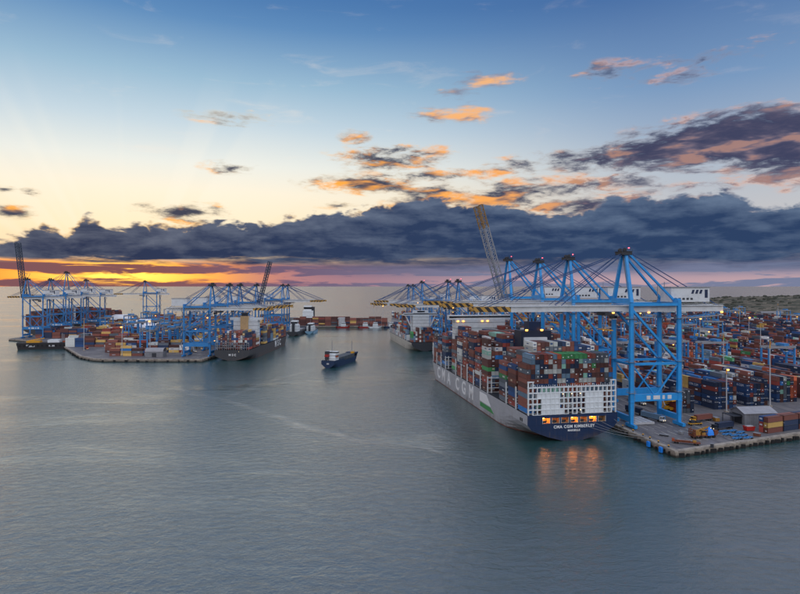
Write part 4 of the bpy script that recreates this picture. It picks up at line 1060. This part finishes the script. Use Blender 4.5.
# ------------------------------------------------------------------ things on the near apron
def place(o, px, py, rz): o.location = ground(px, py, QZ); o.rotation_euler = (0, 0, rz); return o
def truck(name, cabmat, box=None, flat=False):
    """terminal tractor with a trailer; forward is -y"""
    r = empty(name, (0, 0, 0))
    cb = part(MB().box(-1.2, 1.2, -8.4, -6.6, .9, 3.3).box(-1.2, 1.2, -9.1, -8.4, .9, 2.0), 'cab', cabmat, r)
    part(MB().box(-1.1, 1.1, -8.46, -8.38, 2.2, 3.05).box(-1.24, -1.18, -8.2, -7.1, 2.2, 3.05).box(1.18, 1.24, -8.2, -7.1, 2.2, 3.05), 'windscreen', GLASS, cb)
    for x in (-.8, .8): part(MB().box(x-.18, x+.18, -9.16, -9.1, 1.1, 1.4), 'headlight', HEAD, cb)
    part(MB().box(-1.15, 1.15, -6.6, 6.4, 1.0, 1.35), 'trailer_bed', DARK, r)
    for y in (-8.0, -5.6, 3.6, 5.0):
        for x in (-1.0, 1.0): part(MB().tube((x-.2, y, .52), (x+.2, y, .52), .52, n=10), 'wheel', RUBBER, r)
    if box: 
        b = part(container_shape(MB()), 'load', [box, box], r, (0, 0.2, 1.37))
    return r
t = place(truck('container_truck', WHITE, CM['steel blue']), 651, 419.5, R(28)); tag(t, 'blue container truck with white cab beside the pale hatch cover under the crane', 'truck', 'trucks on the right quay')
t = place(truck('container_truck', GREY, CM['navy blue']), 634, 413, R(22)); tag(t, 'dark container truck between the huge ship and the crane\'s landside legs', 'truck', 'trucks on the right quay')
t = place(truck('container_truck', WHITE), 635, 403, R(18)); tag(t, 'empty flatbed truck under the nearest quay crane, farther than the loaded trucks', 'truck', 'trucks on the right quay')
t = place(truck('container_truck', DARK, CM['navy blue']), 724, 429, R(-68)); tag(t, 'long trailer with a navy container in front of the grey shed', 'truck', 'trucks on the right quay'); 
t = place(truck('container_truck', YELLOW, CM['rust brown']), 703, 421, R(-70)); tag(t, 'yellow tractor with a rust container left of the grey shed', 'truck', 'trucks on the right quay')
t = place(truck('container_truck', WHITE, CM['off white']), 645, 392, R(14)); tag(t, 'white container truck in the lane behind the portal beam of the nearest crane', 'truck', 'trucks on the right quay')
# pale hatch cover lying under the crane
hc = empty('hatch_cover', (0, 0, 0)); part(MB().box(-6.6, 6.6, -7, 7, .25, 1.5), 'panel', PALEGREY, hc)
for y in (-5, 0, 5): part(MB().box(-6.4, 6.4, y-.2, y+.2, 0, .25), 'stiffener', DARK, hc)
for x in (-5, -1.7, 1.7, 5): part(MB().box(x-.3, x+.3, -6.8, 6.8, 1.5, 1.62), 'rib', SHIPWHITE, hc)
place(hc, 637, 422, TH); tag(hc, 'pale flat ship hatch cover lying on the quay beside the huge ship\'s stern', 'hatch cover')
# grey shed
SHEDW = paint('shed cladding', (122, 124, 130), .6, wear=.4, scale=.3); SHEDR = paint('shed roof', (150, 150, 156), .55, wear=.3, scale=.25)
sh = empty('shed', (0, 0, 0)); part(MB().box(-10, 10, -6, 6, 0, 6.5), 'wall', SHEDW, sh)
part(MB().poly([(-10,-6,6.5),(10,-6,6.5),(10,0,9),(-10,0,9)]).poly([(-10,6,6.5),(-10,0,9),(10,0,9),(10,6,6.5)]).poly([(-10,-6,6.5),(-10,0,9),(-10,6,6.5)]).poly([(10,-6,6.5),(10,6,6.5),(10,0,9)]), 'gable', SHEDW, sh)
for sg in (-1, 1):
    for i in range(8):
        x0, x1 = -10.6+i*2.65, -10.6+i*2.65+2.6
        part(MB().quadbox([(x0, sg*6.6, 6.3), (x1, sg*6.6, 6.3), (x1, 0, 9.05), (x0, 0, 9.05), (x0, sg*6.6, 6.5), (x1, sg*6.6, 6.5), (x1, 0, 9.3), (x0, 0, 9.3)]), 'roof_panel', SHEDR, sh)
part(MB().box(-10.15, -10.0, -4, 4, 0, 5.4), 'door', DARK, sh); part(MB().box(-16, -10.4, -5, 5, 4.6, 4.9), 'canopy', DARK, sh)
for x, y in ((-15.7, -4.7), (-15.7, 4.7)): part(MB().box(x-.15, x+.15, y-.15, y+.15, 0, 4.6), 'post', DARK, sh)
for i in range(7): part(MB().box(-9.2+i*2.7, -9.0+i*2.7, -6.12, -6.0, 0, 6.3), 'cladding_rib', GREY, sh)
place(sh, 753, 422, R(6)); tag(sh, 'grey shed with a pitched metal roof on the quay beside the low container stack', 'shed')
rs = empty('skip', (0, 0, 0)); part(MB().quadbox([(-2.2,-1.3,.2),(2.2,-1.3,.2),(2.2,1.3,.2),(-2.2,1.3,.2),(-2.6,-1.5,2.4),(2.6,-1.5,2.4),(2.6,1.5,2.4),(-2.6,1.5,2.4)]), 'bin', RED, rs)
part(MB().box(-2.7, 2.7, -1.6, -1.45, 2.2, 2.5).box(-2.7, 2.7, 1.45, 1.6, 2.2, 2.5), 'rim', RED, rs); part(MB().box(-1.8, 1.8, -1, 1, 2.3, 2.8), 'load', PALEGREY, rs)
place(rs, 749, 430.5, R(5)); tag(rs, 'small red metal skip in front of the grey shed', 'skip')
# yellow machine with blue tarp, flat trailer, spreaders
OCHRE = paint('worn ochre', (164, 120, 52), .7, wear=.8, scale=1.2); RUST = paint('worn rust', (116, 66, 48), .8, wear=.7, scale=1.0)
rm = empty('mobile_machine', (0, 0, 0)); part(MB().box(-7, 7, -1.6, 1.6, 1.1, 1.7), 'chassis', RUST, rm)
part(MB().box(-5.6, -2.6, -1.3, 1.3, 1.7, 3.6).box(-5.2, -3.2, -1.0, 1.0, 3.6, 4.2), 'engine_housing', OCHRE, rm); part(MB().beam((-4, .3, 3.6), (3.6, .3, 5.4), .7, .8).beam((-3.4, -.8, 3.2), (2.6, -.8, 4.2), .4), 'arm', OCHRE, rm)
cb_ = part(MB().box(-1.6, .4, -1.5, .6, 1.7, 4.3), 'cab', OCHRE, rm); part(MB().box(-1.65, .45, -1.55, .65, 3.1, 4.0), 'cab_window', GLASS, cb_)
for i, (x, y, h) in enumerate(((-7.0, -1.8, 5.2), (-7.0, 1.8, 4.6), (-6.2, -1.9, 4.9), (-6.0, 1.7, 5.4))): part(MB().box(x-.16, x+.16, y-.16, y+.16, 1.0, h), 'stake', RUST, rm)
for z in (2.2, 3.4, 4.6): part(MB().box(-7.2, -5.9, -2.0, 2.0, z-.15, z+.15), 'counterweight_slab', RUST, rm)
rr_ = random.Random(2)
for i in range(9):
    x = rr_.uniform(-2, 5); part(MB().beam((x, rr_.uniform(-1.6, 1.6), 1.8+rr_.random()), (x+rr_.uniform(-2.5, 2.5), rr_.uniform(-1.6, 1.6), 2.0+rr_.random()*2.4), .28), 'bar', rr_.choice([DARK, RUST, OCHRE, GREY]), rm)
def drape():
    V = []; Fc = []; n = 12; r2 = random.Random(4)
    for j in range(n+1):
        for i in range(n+1):
            u, v = i/n*2-1, j/n*2-1; e = max(abs(u), abs(v)); z = 1.4+(3.6+.5*math.sin(u*5+1)*math.cos(v*4))*max(0, 1-e**2.6)+r2.uniform(-.12, .12)
            V.append((3.5+u*2.2*(1-.12*abs(v)), v*1.9, z))
    for j in range(n):
        for i in range(n): k = j*(n+1)+i; Fc.append((k, k+1, k+n+2, k+n+1))
    me = bpy.data.meshes.new('tarpaulin'); me.from_pydata(V, [], Fc); me.materials.append(TARP)
    o = bpy.data.objects.new('tarpaulin', me); COL.objects.link(o); o.parent = rm
drape()
part(MB().box(5.9, 8.2, -1.3, 1.3, 1.7, 3.6), 'crate', RUST, rm)
for x in (-5.4, -2.6, 2.6, 5.4):
    for y in (-1.5, 1.5): part(MB().tube((x, y-.35, .8), (x, y+.35, .8), .8, n=12), 'wheel', RUBBER, rm)
place(rm, 703, 437.5, R(12)); tag(rm, 'yellow mobile machine half covered with a bright blue tarpaulin on the quay corner', 'machine')
ft = empty('flatbed_trailer', (0, 0, 0)); part(MB().box(-6.5, 6.5, -1.4, 1.4, 1.0, 1.4), 'bed', RUST, ft)
part(MB().box(-6.5, -5.2, -1.4, 1.4, 1.4, 2.3), 'headboard', ORANGE, ft); part(MB().box(3, 4.6, -1.0, .8, 1.4, 2.2), 'crate', OCHRE, ft); part(MB().tube((-4.6, -.8, 1.75), (2, -.5, 1.75), .35), 'pipe', RUST, ft); part(MB().tube((-4.4, .4, 1.7), (1.6, .5, 1.7), .3), 'pipe', GREY, ft)
for x in (-5, -3.8, 4, 5.2):
    for y in (-1.1, 1.1): part(MB().tube((x, y-.2, .5), (x, y+.2, .5), .5, n=10), 'wheel', RUBBER, ft)
place(ft, 686, 444, R(-24)); tag(ft, 'low rusty flatbed trailer nearest the quay corner beside the yellow machine', 'trailer')
lv = empty('flatbed_trailer', (0, 0, 0)); part(MB().box(-4, 4, -1.2, 1.2, .9, 1.3), 'bed', YELLOW, lv); part(MB().box(-3, -.5, -1, 1, 1.3, 2.8).box(.5, 3, -.9, .9, 1.3, 2.2), 'load', DARK, lv)
for x in (-3, 3):
    for y in (-1, 1): part(MB().tube((x, y-.2, .45), (x, y+.2, .45), .45, n=10), 'wheel', RUBBER, lv)
place(lv, 695, 425, R(10)); tag(lv, 'short yellow trailer with dark load between crane legs and the grey shed', 'trailer')
# blue chassis parked in rows
def chassis():
    r = empty('chassis_trailer', (0, 0, 0)); part(MB().box(-3, 3, -.9, -.6, 1.0, 1.35).box(-3, 3, .6, .9, 1.0, 1.35).box(-3, -2.6, -.9, .9, 1.0, 1.35).box(2.6, 3, -.9, .9, 1.0, 1.35).box(-.2, .2, -.9, .9, 1.0, 1.35), 'frame', BLUE3, r)
    for x in (1.4, 2.4):
        for y in (-1.0, 1.0): part(MB().tube((x, y-.2, .5), (x, y+.2, .5), .5, n=10), 'wheel', RUBBER, r)
    part(MB().box(-2.6, -2.3, -.5, .5, 0, 1.0), 'stand', GREY, r); return r
cp = None; spots = [(724, 433), (732, 432.5), (740, 434), (727, 436), (735, 437), (743, 437), (737, 440), (748, 439.5)]
for i, (px, py) in enumerate(spots):
    if cp is None: cp = o = chassis()
    else: o = copy_tree(cp)
    place(o, px, py, R(28+(i*37 % 11)-5)); tag(o, 'small blue chassis trailer, %s from the left in the cluster before the shed' % nth(i), 'trailer', 'blue chassis trailers on the quay')
# yellow lifting spreader hung near the landside legs
rs2 = empty('reach_stacker', (0, 0, 0)); part(MB().box(-2, 2, -4, 4, 1.2, 2.6), 'chassis', YELLOW, rs2); part(MB().box(-1.9, 1.9, 1.6, 4.2, 2.6, 4.4), 'counterweight', YELLOW, rs2); cc = part(MB().box(-1, 1, -.8, 1.2, 2.6, 4.6), 'cab', YELLOW, rs2); part(MB().box(-1.05, 1.05, -.85, 1.0, 3.4, 4.4), 'cab_window', GLASS, cc)
part(MB().beam((0, 3, 4.6), (0, -7, 8.5), .9, .9), 'boom', YELLOW, rs2); part(MB().box(-6, 6, -7.6, -6.6, 7.6, 8.3), 'spreader', YELLOW, rs2)
for x in (-1.9, 1.9):
    for y in (-2.8, 2.8): part(MB().tube((x-.4, y, .9), (x+.4, y, .9), .9, n=12), 'wheel', RUBBER, rs2)
place(rs2, 667, 410.5, R(30)); tag(rs2, 'yellow reach stacker working between the landside legs of the nearest crane', 'reach stacker')

# ------------------------------------------------------------------ left quay buildings
def hall(name, L, W, h, rise, wall, roof, n=6):
    r = empty(name, (0, 0, 0)); part(MB().box(-L/2, L/2, -W/2, W/2, 0, h), 'wall', wall, r)
    for i in range(n):
        t0, t1 = math.pi*i/n, math.pi*(i+1)/n
        a = (-W/2*1.04*math.cos(t0), h+rise*math.sin(t0)); b = (-W/2*1.04*math.cos(t1), h+rise*math.sin(t1))
        part(MB().quadbox([(-L/2-.3, a[0], a[1]-.1), (L/2+.3, a[0], a[1]-.1), (L/2+.3, b[0], b[1]-.1), (-L/2-.3, b[0], b[1]-.1), (-L/2-.3, a[0], a[1]+.12), (L/2+.3, a[0], a[1]+.12), (L/2+.3, b[0], b[1]+.12), (-L/2-.3, b[0], b[1]+.12)]), 'roof_panel', roof, r)
    part(MB().box(-2.5, 2.5, -W/2-.1, -W/2, 0, h*.75), 'door', DARK, r); return r
WHITEROOF = paint('white sheet roof', (222, 222, 226), .5, wear=.2, scale=.1)
o = hall('workshop', 20, 10, 6, 4, SHEDW, SHEDR); o.location = ground(156, 356.5, QZ); tag(o, 'grey workshop with a rounded roof at the left quay\'s front edge', 'workshop')
for px, Y, L, W, h, rise, lab in ((120, 1180, 60, 40, 8, 12, 'large white arched hall behind the left container yard, farther one'), (146, 930, 40, 26, 12, 6, 'white arched hall among stacks in the middle of the left yard'), (142, 1020, 44, 24, 14, 6, 'white roofed hall just behind the middle hall of the left yard')):
    o = hall('warehouse', L, W, h, rise, SHIPWHITE, WHITEROOF); o.location = ((px-CX)/F*Y, Y, QZ); tag(o, lab, 'warehouse', 'white halls on the left quay')
o = hall('warehouse', 22, 9, 7, 2, WHITE, WHITEROOF); o.location = ((78-CX)/F*800, 800, QZ); tag(o, 'small pale hall between the far left crane legs and yard', 'warehouse')
# left quay machines: trucks near the front edge
for px, py, a, cm, lab in ((190, 352, 70, WHITE, 'white cab truck on the left quay apron left of the dark ship\'s stern'), (203, 349, 10, YELLOW, 'yellow cab truck next to the dark ship\'s stern on the left quay'), (86, 349, 40, RED, 'red cab truck near the curved corner of the left quay'), (138, 354, 90, GREY, 'grey cab truck left of the rounded workshop')):
    t = place(truck('container_truck', cm, CM['rust brown'] if cm is not WHITE else None), px, py, R(a)); tag(t, lab, 'truck', 'trucks on the left quay')

# ------------------------------------------------------------------ smaller vessels
COASTERBLUE = paint('coaster blue', (14, 46, 80), .45, wear=.3, scale=.3)
def coaster():
    th = math.atan2(-(-46+68), 640-566); r = empty('cargo_ship', (-73, 566, 0), th); L, B = 77.0, 14.5
    hull(r, L, B, 5.2, 7.6, COASTERBLUE, paint('coaster boot', (92, 44, 44), .6), COASTERBLUE, tz=4.0, hbow=.72)
    part(MB().box(-7.2, -6.9, 0, 26, 5.1, 7.4).box(6.9, 7.2, 0, 26, 5.1, 7.4).box(-7.2, 7.2, 0, .3, 5.1, 7.2), 'bulwark', COASTERBLUE, r)
    house(r, -6.2, 6.2, 5, 14, 7.2, 10.2, SHIPWHITE, 1); house(r, -5.2, 5.2, 6, 13, 10.2, 13.0, SHIPWHITE, 1, name='upper_deckhouse')
    w = part(MB().box(-6.6, 6.6, 9, 13, 13.0, 16.0), 'wheelhouse', SHIPWHITE, r); part(MB().box(-6.65, 6.65, 8.9, 13.05, 14.2, 15.4), 'window_band', GLASS, w)
    f = part(MB().box(-4.4, -1.0, 2.5, 6.5, 7.2, 16.5), 'funnel', DARK, r); part(MB().box(-4.45, -.95, 2.4, 6.6, 11, 13.4), 'funnel_band', RED, f)
    part(MB().beam((0, 11, 16), (0, 11, 28), .6, w2=.2).beam((-2, 11, 21), (2, 11, 21), .2), 'mast', GREY, r); part(MB().beam((0, 66, 8), (0, 66, 22), .6, w2=.2).beam((-1.4, 66, 16), (1.4, 66, 16), .2), 'foremast', GREY, r)
    for i in range(5): part(MB().box(-5.4, 5.4, 18+i*8.6, 26+i*8.6, 5.2, 8.6), 'hatch_cover', paint('coaster hatch', (66, 76, 86), .6), r)
    part(MB().box(-5.8, 5.8, 62.5, 70, 7.4, 9.2), 'forecastle', COASTERBLUE, r); part(MB().box(2.5, 5.5, 56, 60, 8.6, 10.6), 'deck_crate', YELLOW, r)
    part(MB().box(-6.9, -5.5, 7, 12, 10.3, 11.6).box(5.5, 6.9, 7, 12, 10.3, 11.6), 'lifeboat', ORANGE, r)
    letters('M', 2.6, WHITEPAINT, r, (0, -.08, 4.0), (R(90), 0, 0)) if False else None
    part(MB().box(-1.3, 1.3, -.08, 0, 3.6, 5.0), 'name_plate', PALEGREY, r)
    for k in range(7): part(MB().beam((-6.8+k*2.25, .2, 7.2), (-6.8+k*2.25, .2, 8.4), .12), 'railing_post', SHIPWHITE, r)
    tag(r, 'small blue cargo ship with white wheelhouse under way in mid harbour', 'ship')
coaster()
def small_ship(name, x, y, th, L, B, deck, mat, label, hs=(.1, .3), h=9, group=None, hm=None, mast_h=8):
    r = empty(name, (x, y, 0), th); hull(r, L, B, deck, deck*1.5, mat, BOOT, mat, tz=min(4, deck*.7), hbow=.7)
    house(r, -B*.38, B*.38, L*hs[0], L*hs[1], deck, deck+h*.6, hm or SHIPWHITE, 2); w = part(MB().box(-B*.3, B*.3, L*(hs[0]+.04), L*(hs[1]-.02), deck+h*.6, deck+h), 'wheelhouse', hm or SHIPWHITE, r)
    part(MB().box(-B*.3-.05, B*.3+.05, L*(hs[0]+.04)-.05, L*(hs[1]-.02)+.05, deck+h*.72, deck+h*.88), 'window_band', GLASS, w)
    part(MB().beam((0, L*.22, deck+h), (0, L*.22, deck+h+mast_h), .4, w2=.15), 'mast', GREY, r)
    if L > 20: part(MB().box(-B*.32, B*.32, L*.42, L*.82, deck, deck+1.6), 'hatch_cover', GREY, r)
    part(MB().box(-B*.12, B*.12, L*.06, L*.12, deck, deck+h*.9), 'funnel', DARK, r)
    tag(r, label, 'ship' if L > 40 else 'boat', group); return r
small_ship('cargo_ship', -178, 925, -.05, 90, 17, 7, DKHULL, 'small dark cargo ship with white deckhouse beyond the dark container ship\'s bow', h=18)
small_ship('cargo_ship', -157, 965, -.04, 60, 14, 5, paint('pale blue hull', (120, 160, 186), .5), 'small pale blue ship moored beyond the dark container ship', hs=(.1, .5), h=13)
small_ship('cargo_ship', -190, 1290, math.pi/2, 110, 20, 9, paint('grey hull', (120, 124, 130), .5), 'white superstructure ship with blue funnel showing above the far quay', hs=(.08, .30), h=29, mast_h=10)
TUGRED = paint('tug red', (140, 40, 40), .5, wear=.2)
for i, (px, mat, lab) in enumerate(((343, TUGRED, 'red and white tug at the far quay, left of the boats there'), (365, TUGRED, 'white boat with red hull at the middle of the far quay'), (375, WHITE, 'small white boat beside the red hulled boat at the far quay'), (391, NAVY, 'small boat at the far quay close to the pale ship\'s bow'))):
    small_ship('tug', (px-CX)/F*1106-14, 1106, -math.pi/2+.02, 28, 9, 3.2, mat, lab, hs=(.35, .7), h=8, group='boats along the far quay')
# white tank block on the far quay
tk = empty('storage_tank', (-117, 1127, QZ)); part(MB().box(-6, 6, -5, 5, 0, 16), 'body', PALEGREY, tk); part(MB().box(-6.3, 6.3, -5.3, 5.3, 16, 16.8), 'roof', WHITE, tk)
for i in range(5): part(MB().box(-5.6+i*2.6, -5.2+i*2.6, -5.2, -5, 0, 16), 'rib', WHITE, tk)
tag(tk, 'pale square silo standing on the far quay', 'silo')
# work barge below the far left cranes
bg_ = empty('work_barge', (-467, 742, 0), R(10)); part(MB().quadbox([(-32,-8,-1),(32,-8,-1),(32,8,-1),(-32,8,-1),(-34,-8.6,8.5),(34,-8.6,8.5),(34,8.6,8.5),(-34,8.6,8.5)]), 'hull', paint('barge black', (36, 36, 40), .6, wear=.4), bg_)
part(MB().box(-36, -33, -2, 2, 6.5, 9), 'fender_block', DARK, bg_)
for i in range(12): part(MB().tube((-30+i*5.4, -9.0, 5), (-30+i*5.4, -8.5, 5), 1.1, n=10), 'tyre', RUBBER, bg_)
for x0, x1, z, m in ((-22, -19, 5.5, PALEGREY), (-19, -12, 4.2, PALEGREY), (5, 12, 4.6, PALEGREY)): part(MB().box(x0, x1, -8.75, -8.2, z-1.0, z+1.0), 'hull_mark', m, bg_)
part(MB().box(-24, -8, -4, 4, 8.5, 11).beam((-22, 0, 11), (-4, 0, 14), 1.2), 'deck_machine', YELLOW, bg_); part(MB().box(2, 16, -5, 5, 8.5, 12), 'deckhouse', SHIPWHITE, bg_); part(MB().beam((18, 0, 8.5), (18, 0, 20), .7).beam((20, 0, 8.5), (20, 0, 19), .6), 'spud_leg', GREY, bg_); part(MB().box(20, 28, -4, 4, 8.5, 10.5), 'deck_load', ORANGE, bg_)
tag(bg_, 'black work barge with yellow machine moored below the far left cranes', 'barge')
# low sheds between yard and headland
for i, (px, Y, L, W, h, m, lab) in enumerate(((728, 1500, 90, 20, 7, WHITE, 'long low white shed at the foot of the headland'), (770, 1520, 60, 20, 9, SHEDW, 'grey low shed at the foot of the headland near the frame edge'), (700, 1480, 50, 18, 8, SHEDW, 'grey low shed behind the far end of the nearest crane\'s girder'), (650, 1460, 70, 24, 10, WHITE, 'pale long warehouse behind the right yard'))):
    o = hall('warehouse', L, W, h, 1.5, m, WHITEROOF if m is WHITE else SHEDR); o.location = ((px-CX)/F*Y, Y, QZ); tag(o, lab, 'warehouse', 'sheds behind the right yard')

def bollard():
    r = empty('bollard', (0, 0, 0)); part(MB().tube((0, 0, 0), (0, 0, .9), .38, .3, 10), 'post', DARK, r); part(MB().tube((0, 0, .9), (0, 0, 1.15), .55, .5, 10), 'cap', YELLOW, r); return r
bp0 = None
for i, s_ in enumerate((-48, -40, -33, -27, -18, -8)):
    if bp0 is None: bp0 = o = bollard()
    else: o = copy_tree(bp0)
    o.location = RQ(s_, EDGE+1.0, QZ+.35); tag(o, 'mooring bollard on the right quay edge, %s back from the quay corner' % nth(i), 'bollard', 'bollards on the right quay edge')
for i, (px, py, w, l, h, m, lab) in enumerate(((716, 421, 2.5, 3.5, 2.2, OCHRE, 'small ochre generator box between the yellow tractor and the shed'), (681, 434, 1.6, 2.4, 1.4, GREY, 'small grey crate on the apron behind the flatbed trailer'), (757, 436, 2.0, 3.0, 1.6, RUST, 'small rusty crate between blue trailers and the corner container stack'), (664, 436, 1.2, 4.5, .8, DARK, 'flat dark steel beam pack on the apron near the quay edge'), (712, 447.5, 1.0, 1.4, 1.9, DARK, 'dark bin standing at the quay edge below the yellow machine'))):
    r = empty('cargo_crate', (0, 0, 0)); part(MB().box(-w/2, w/2, -l/2, l/2, .15, h), 'body', m, r); part(MB().box(-w/2-.08, w/2+.08, -l/2-.08, l/2+.08, h, h+.12), 'lid', GREY, r)
    for e in (-1, 1): part(MB().box(e*w*.35-.12, e*w*.35+.12, -l/2, l/2, 0, .15), 'skid', DARK, r)
    place(r, px, py, R(17*i)); tag(r, lab, 'crate')
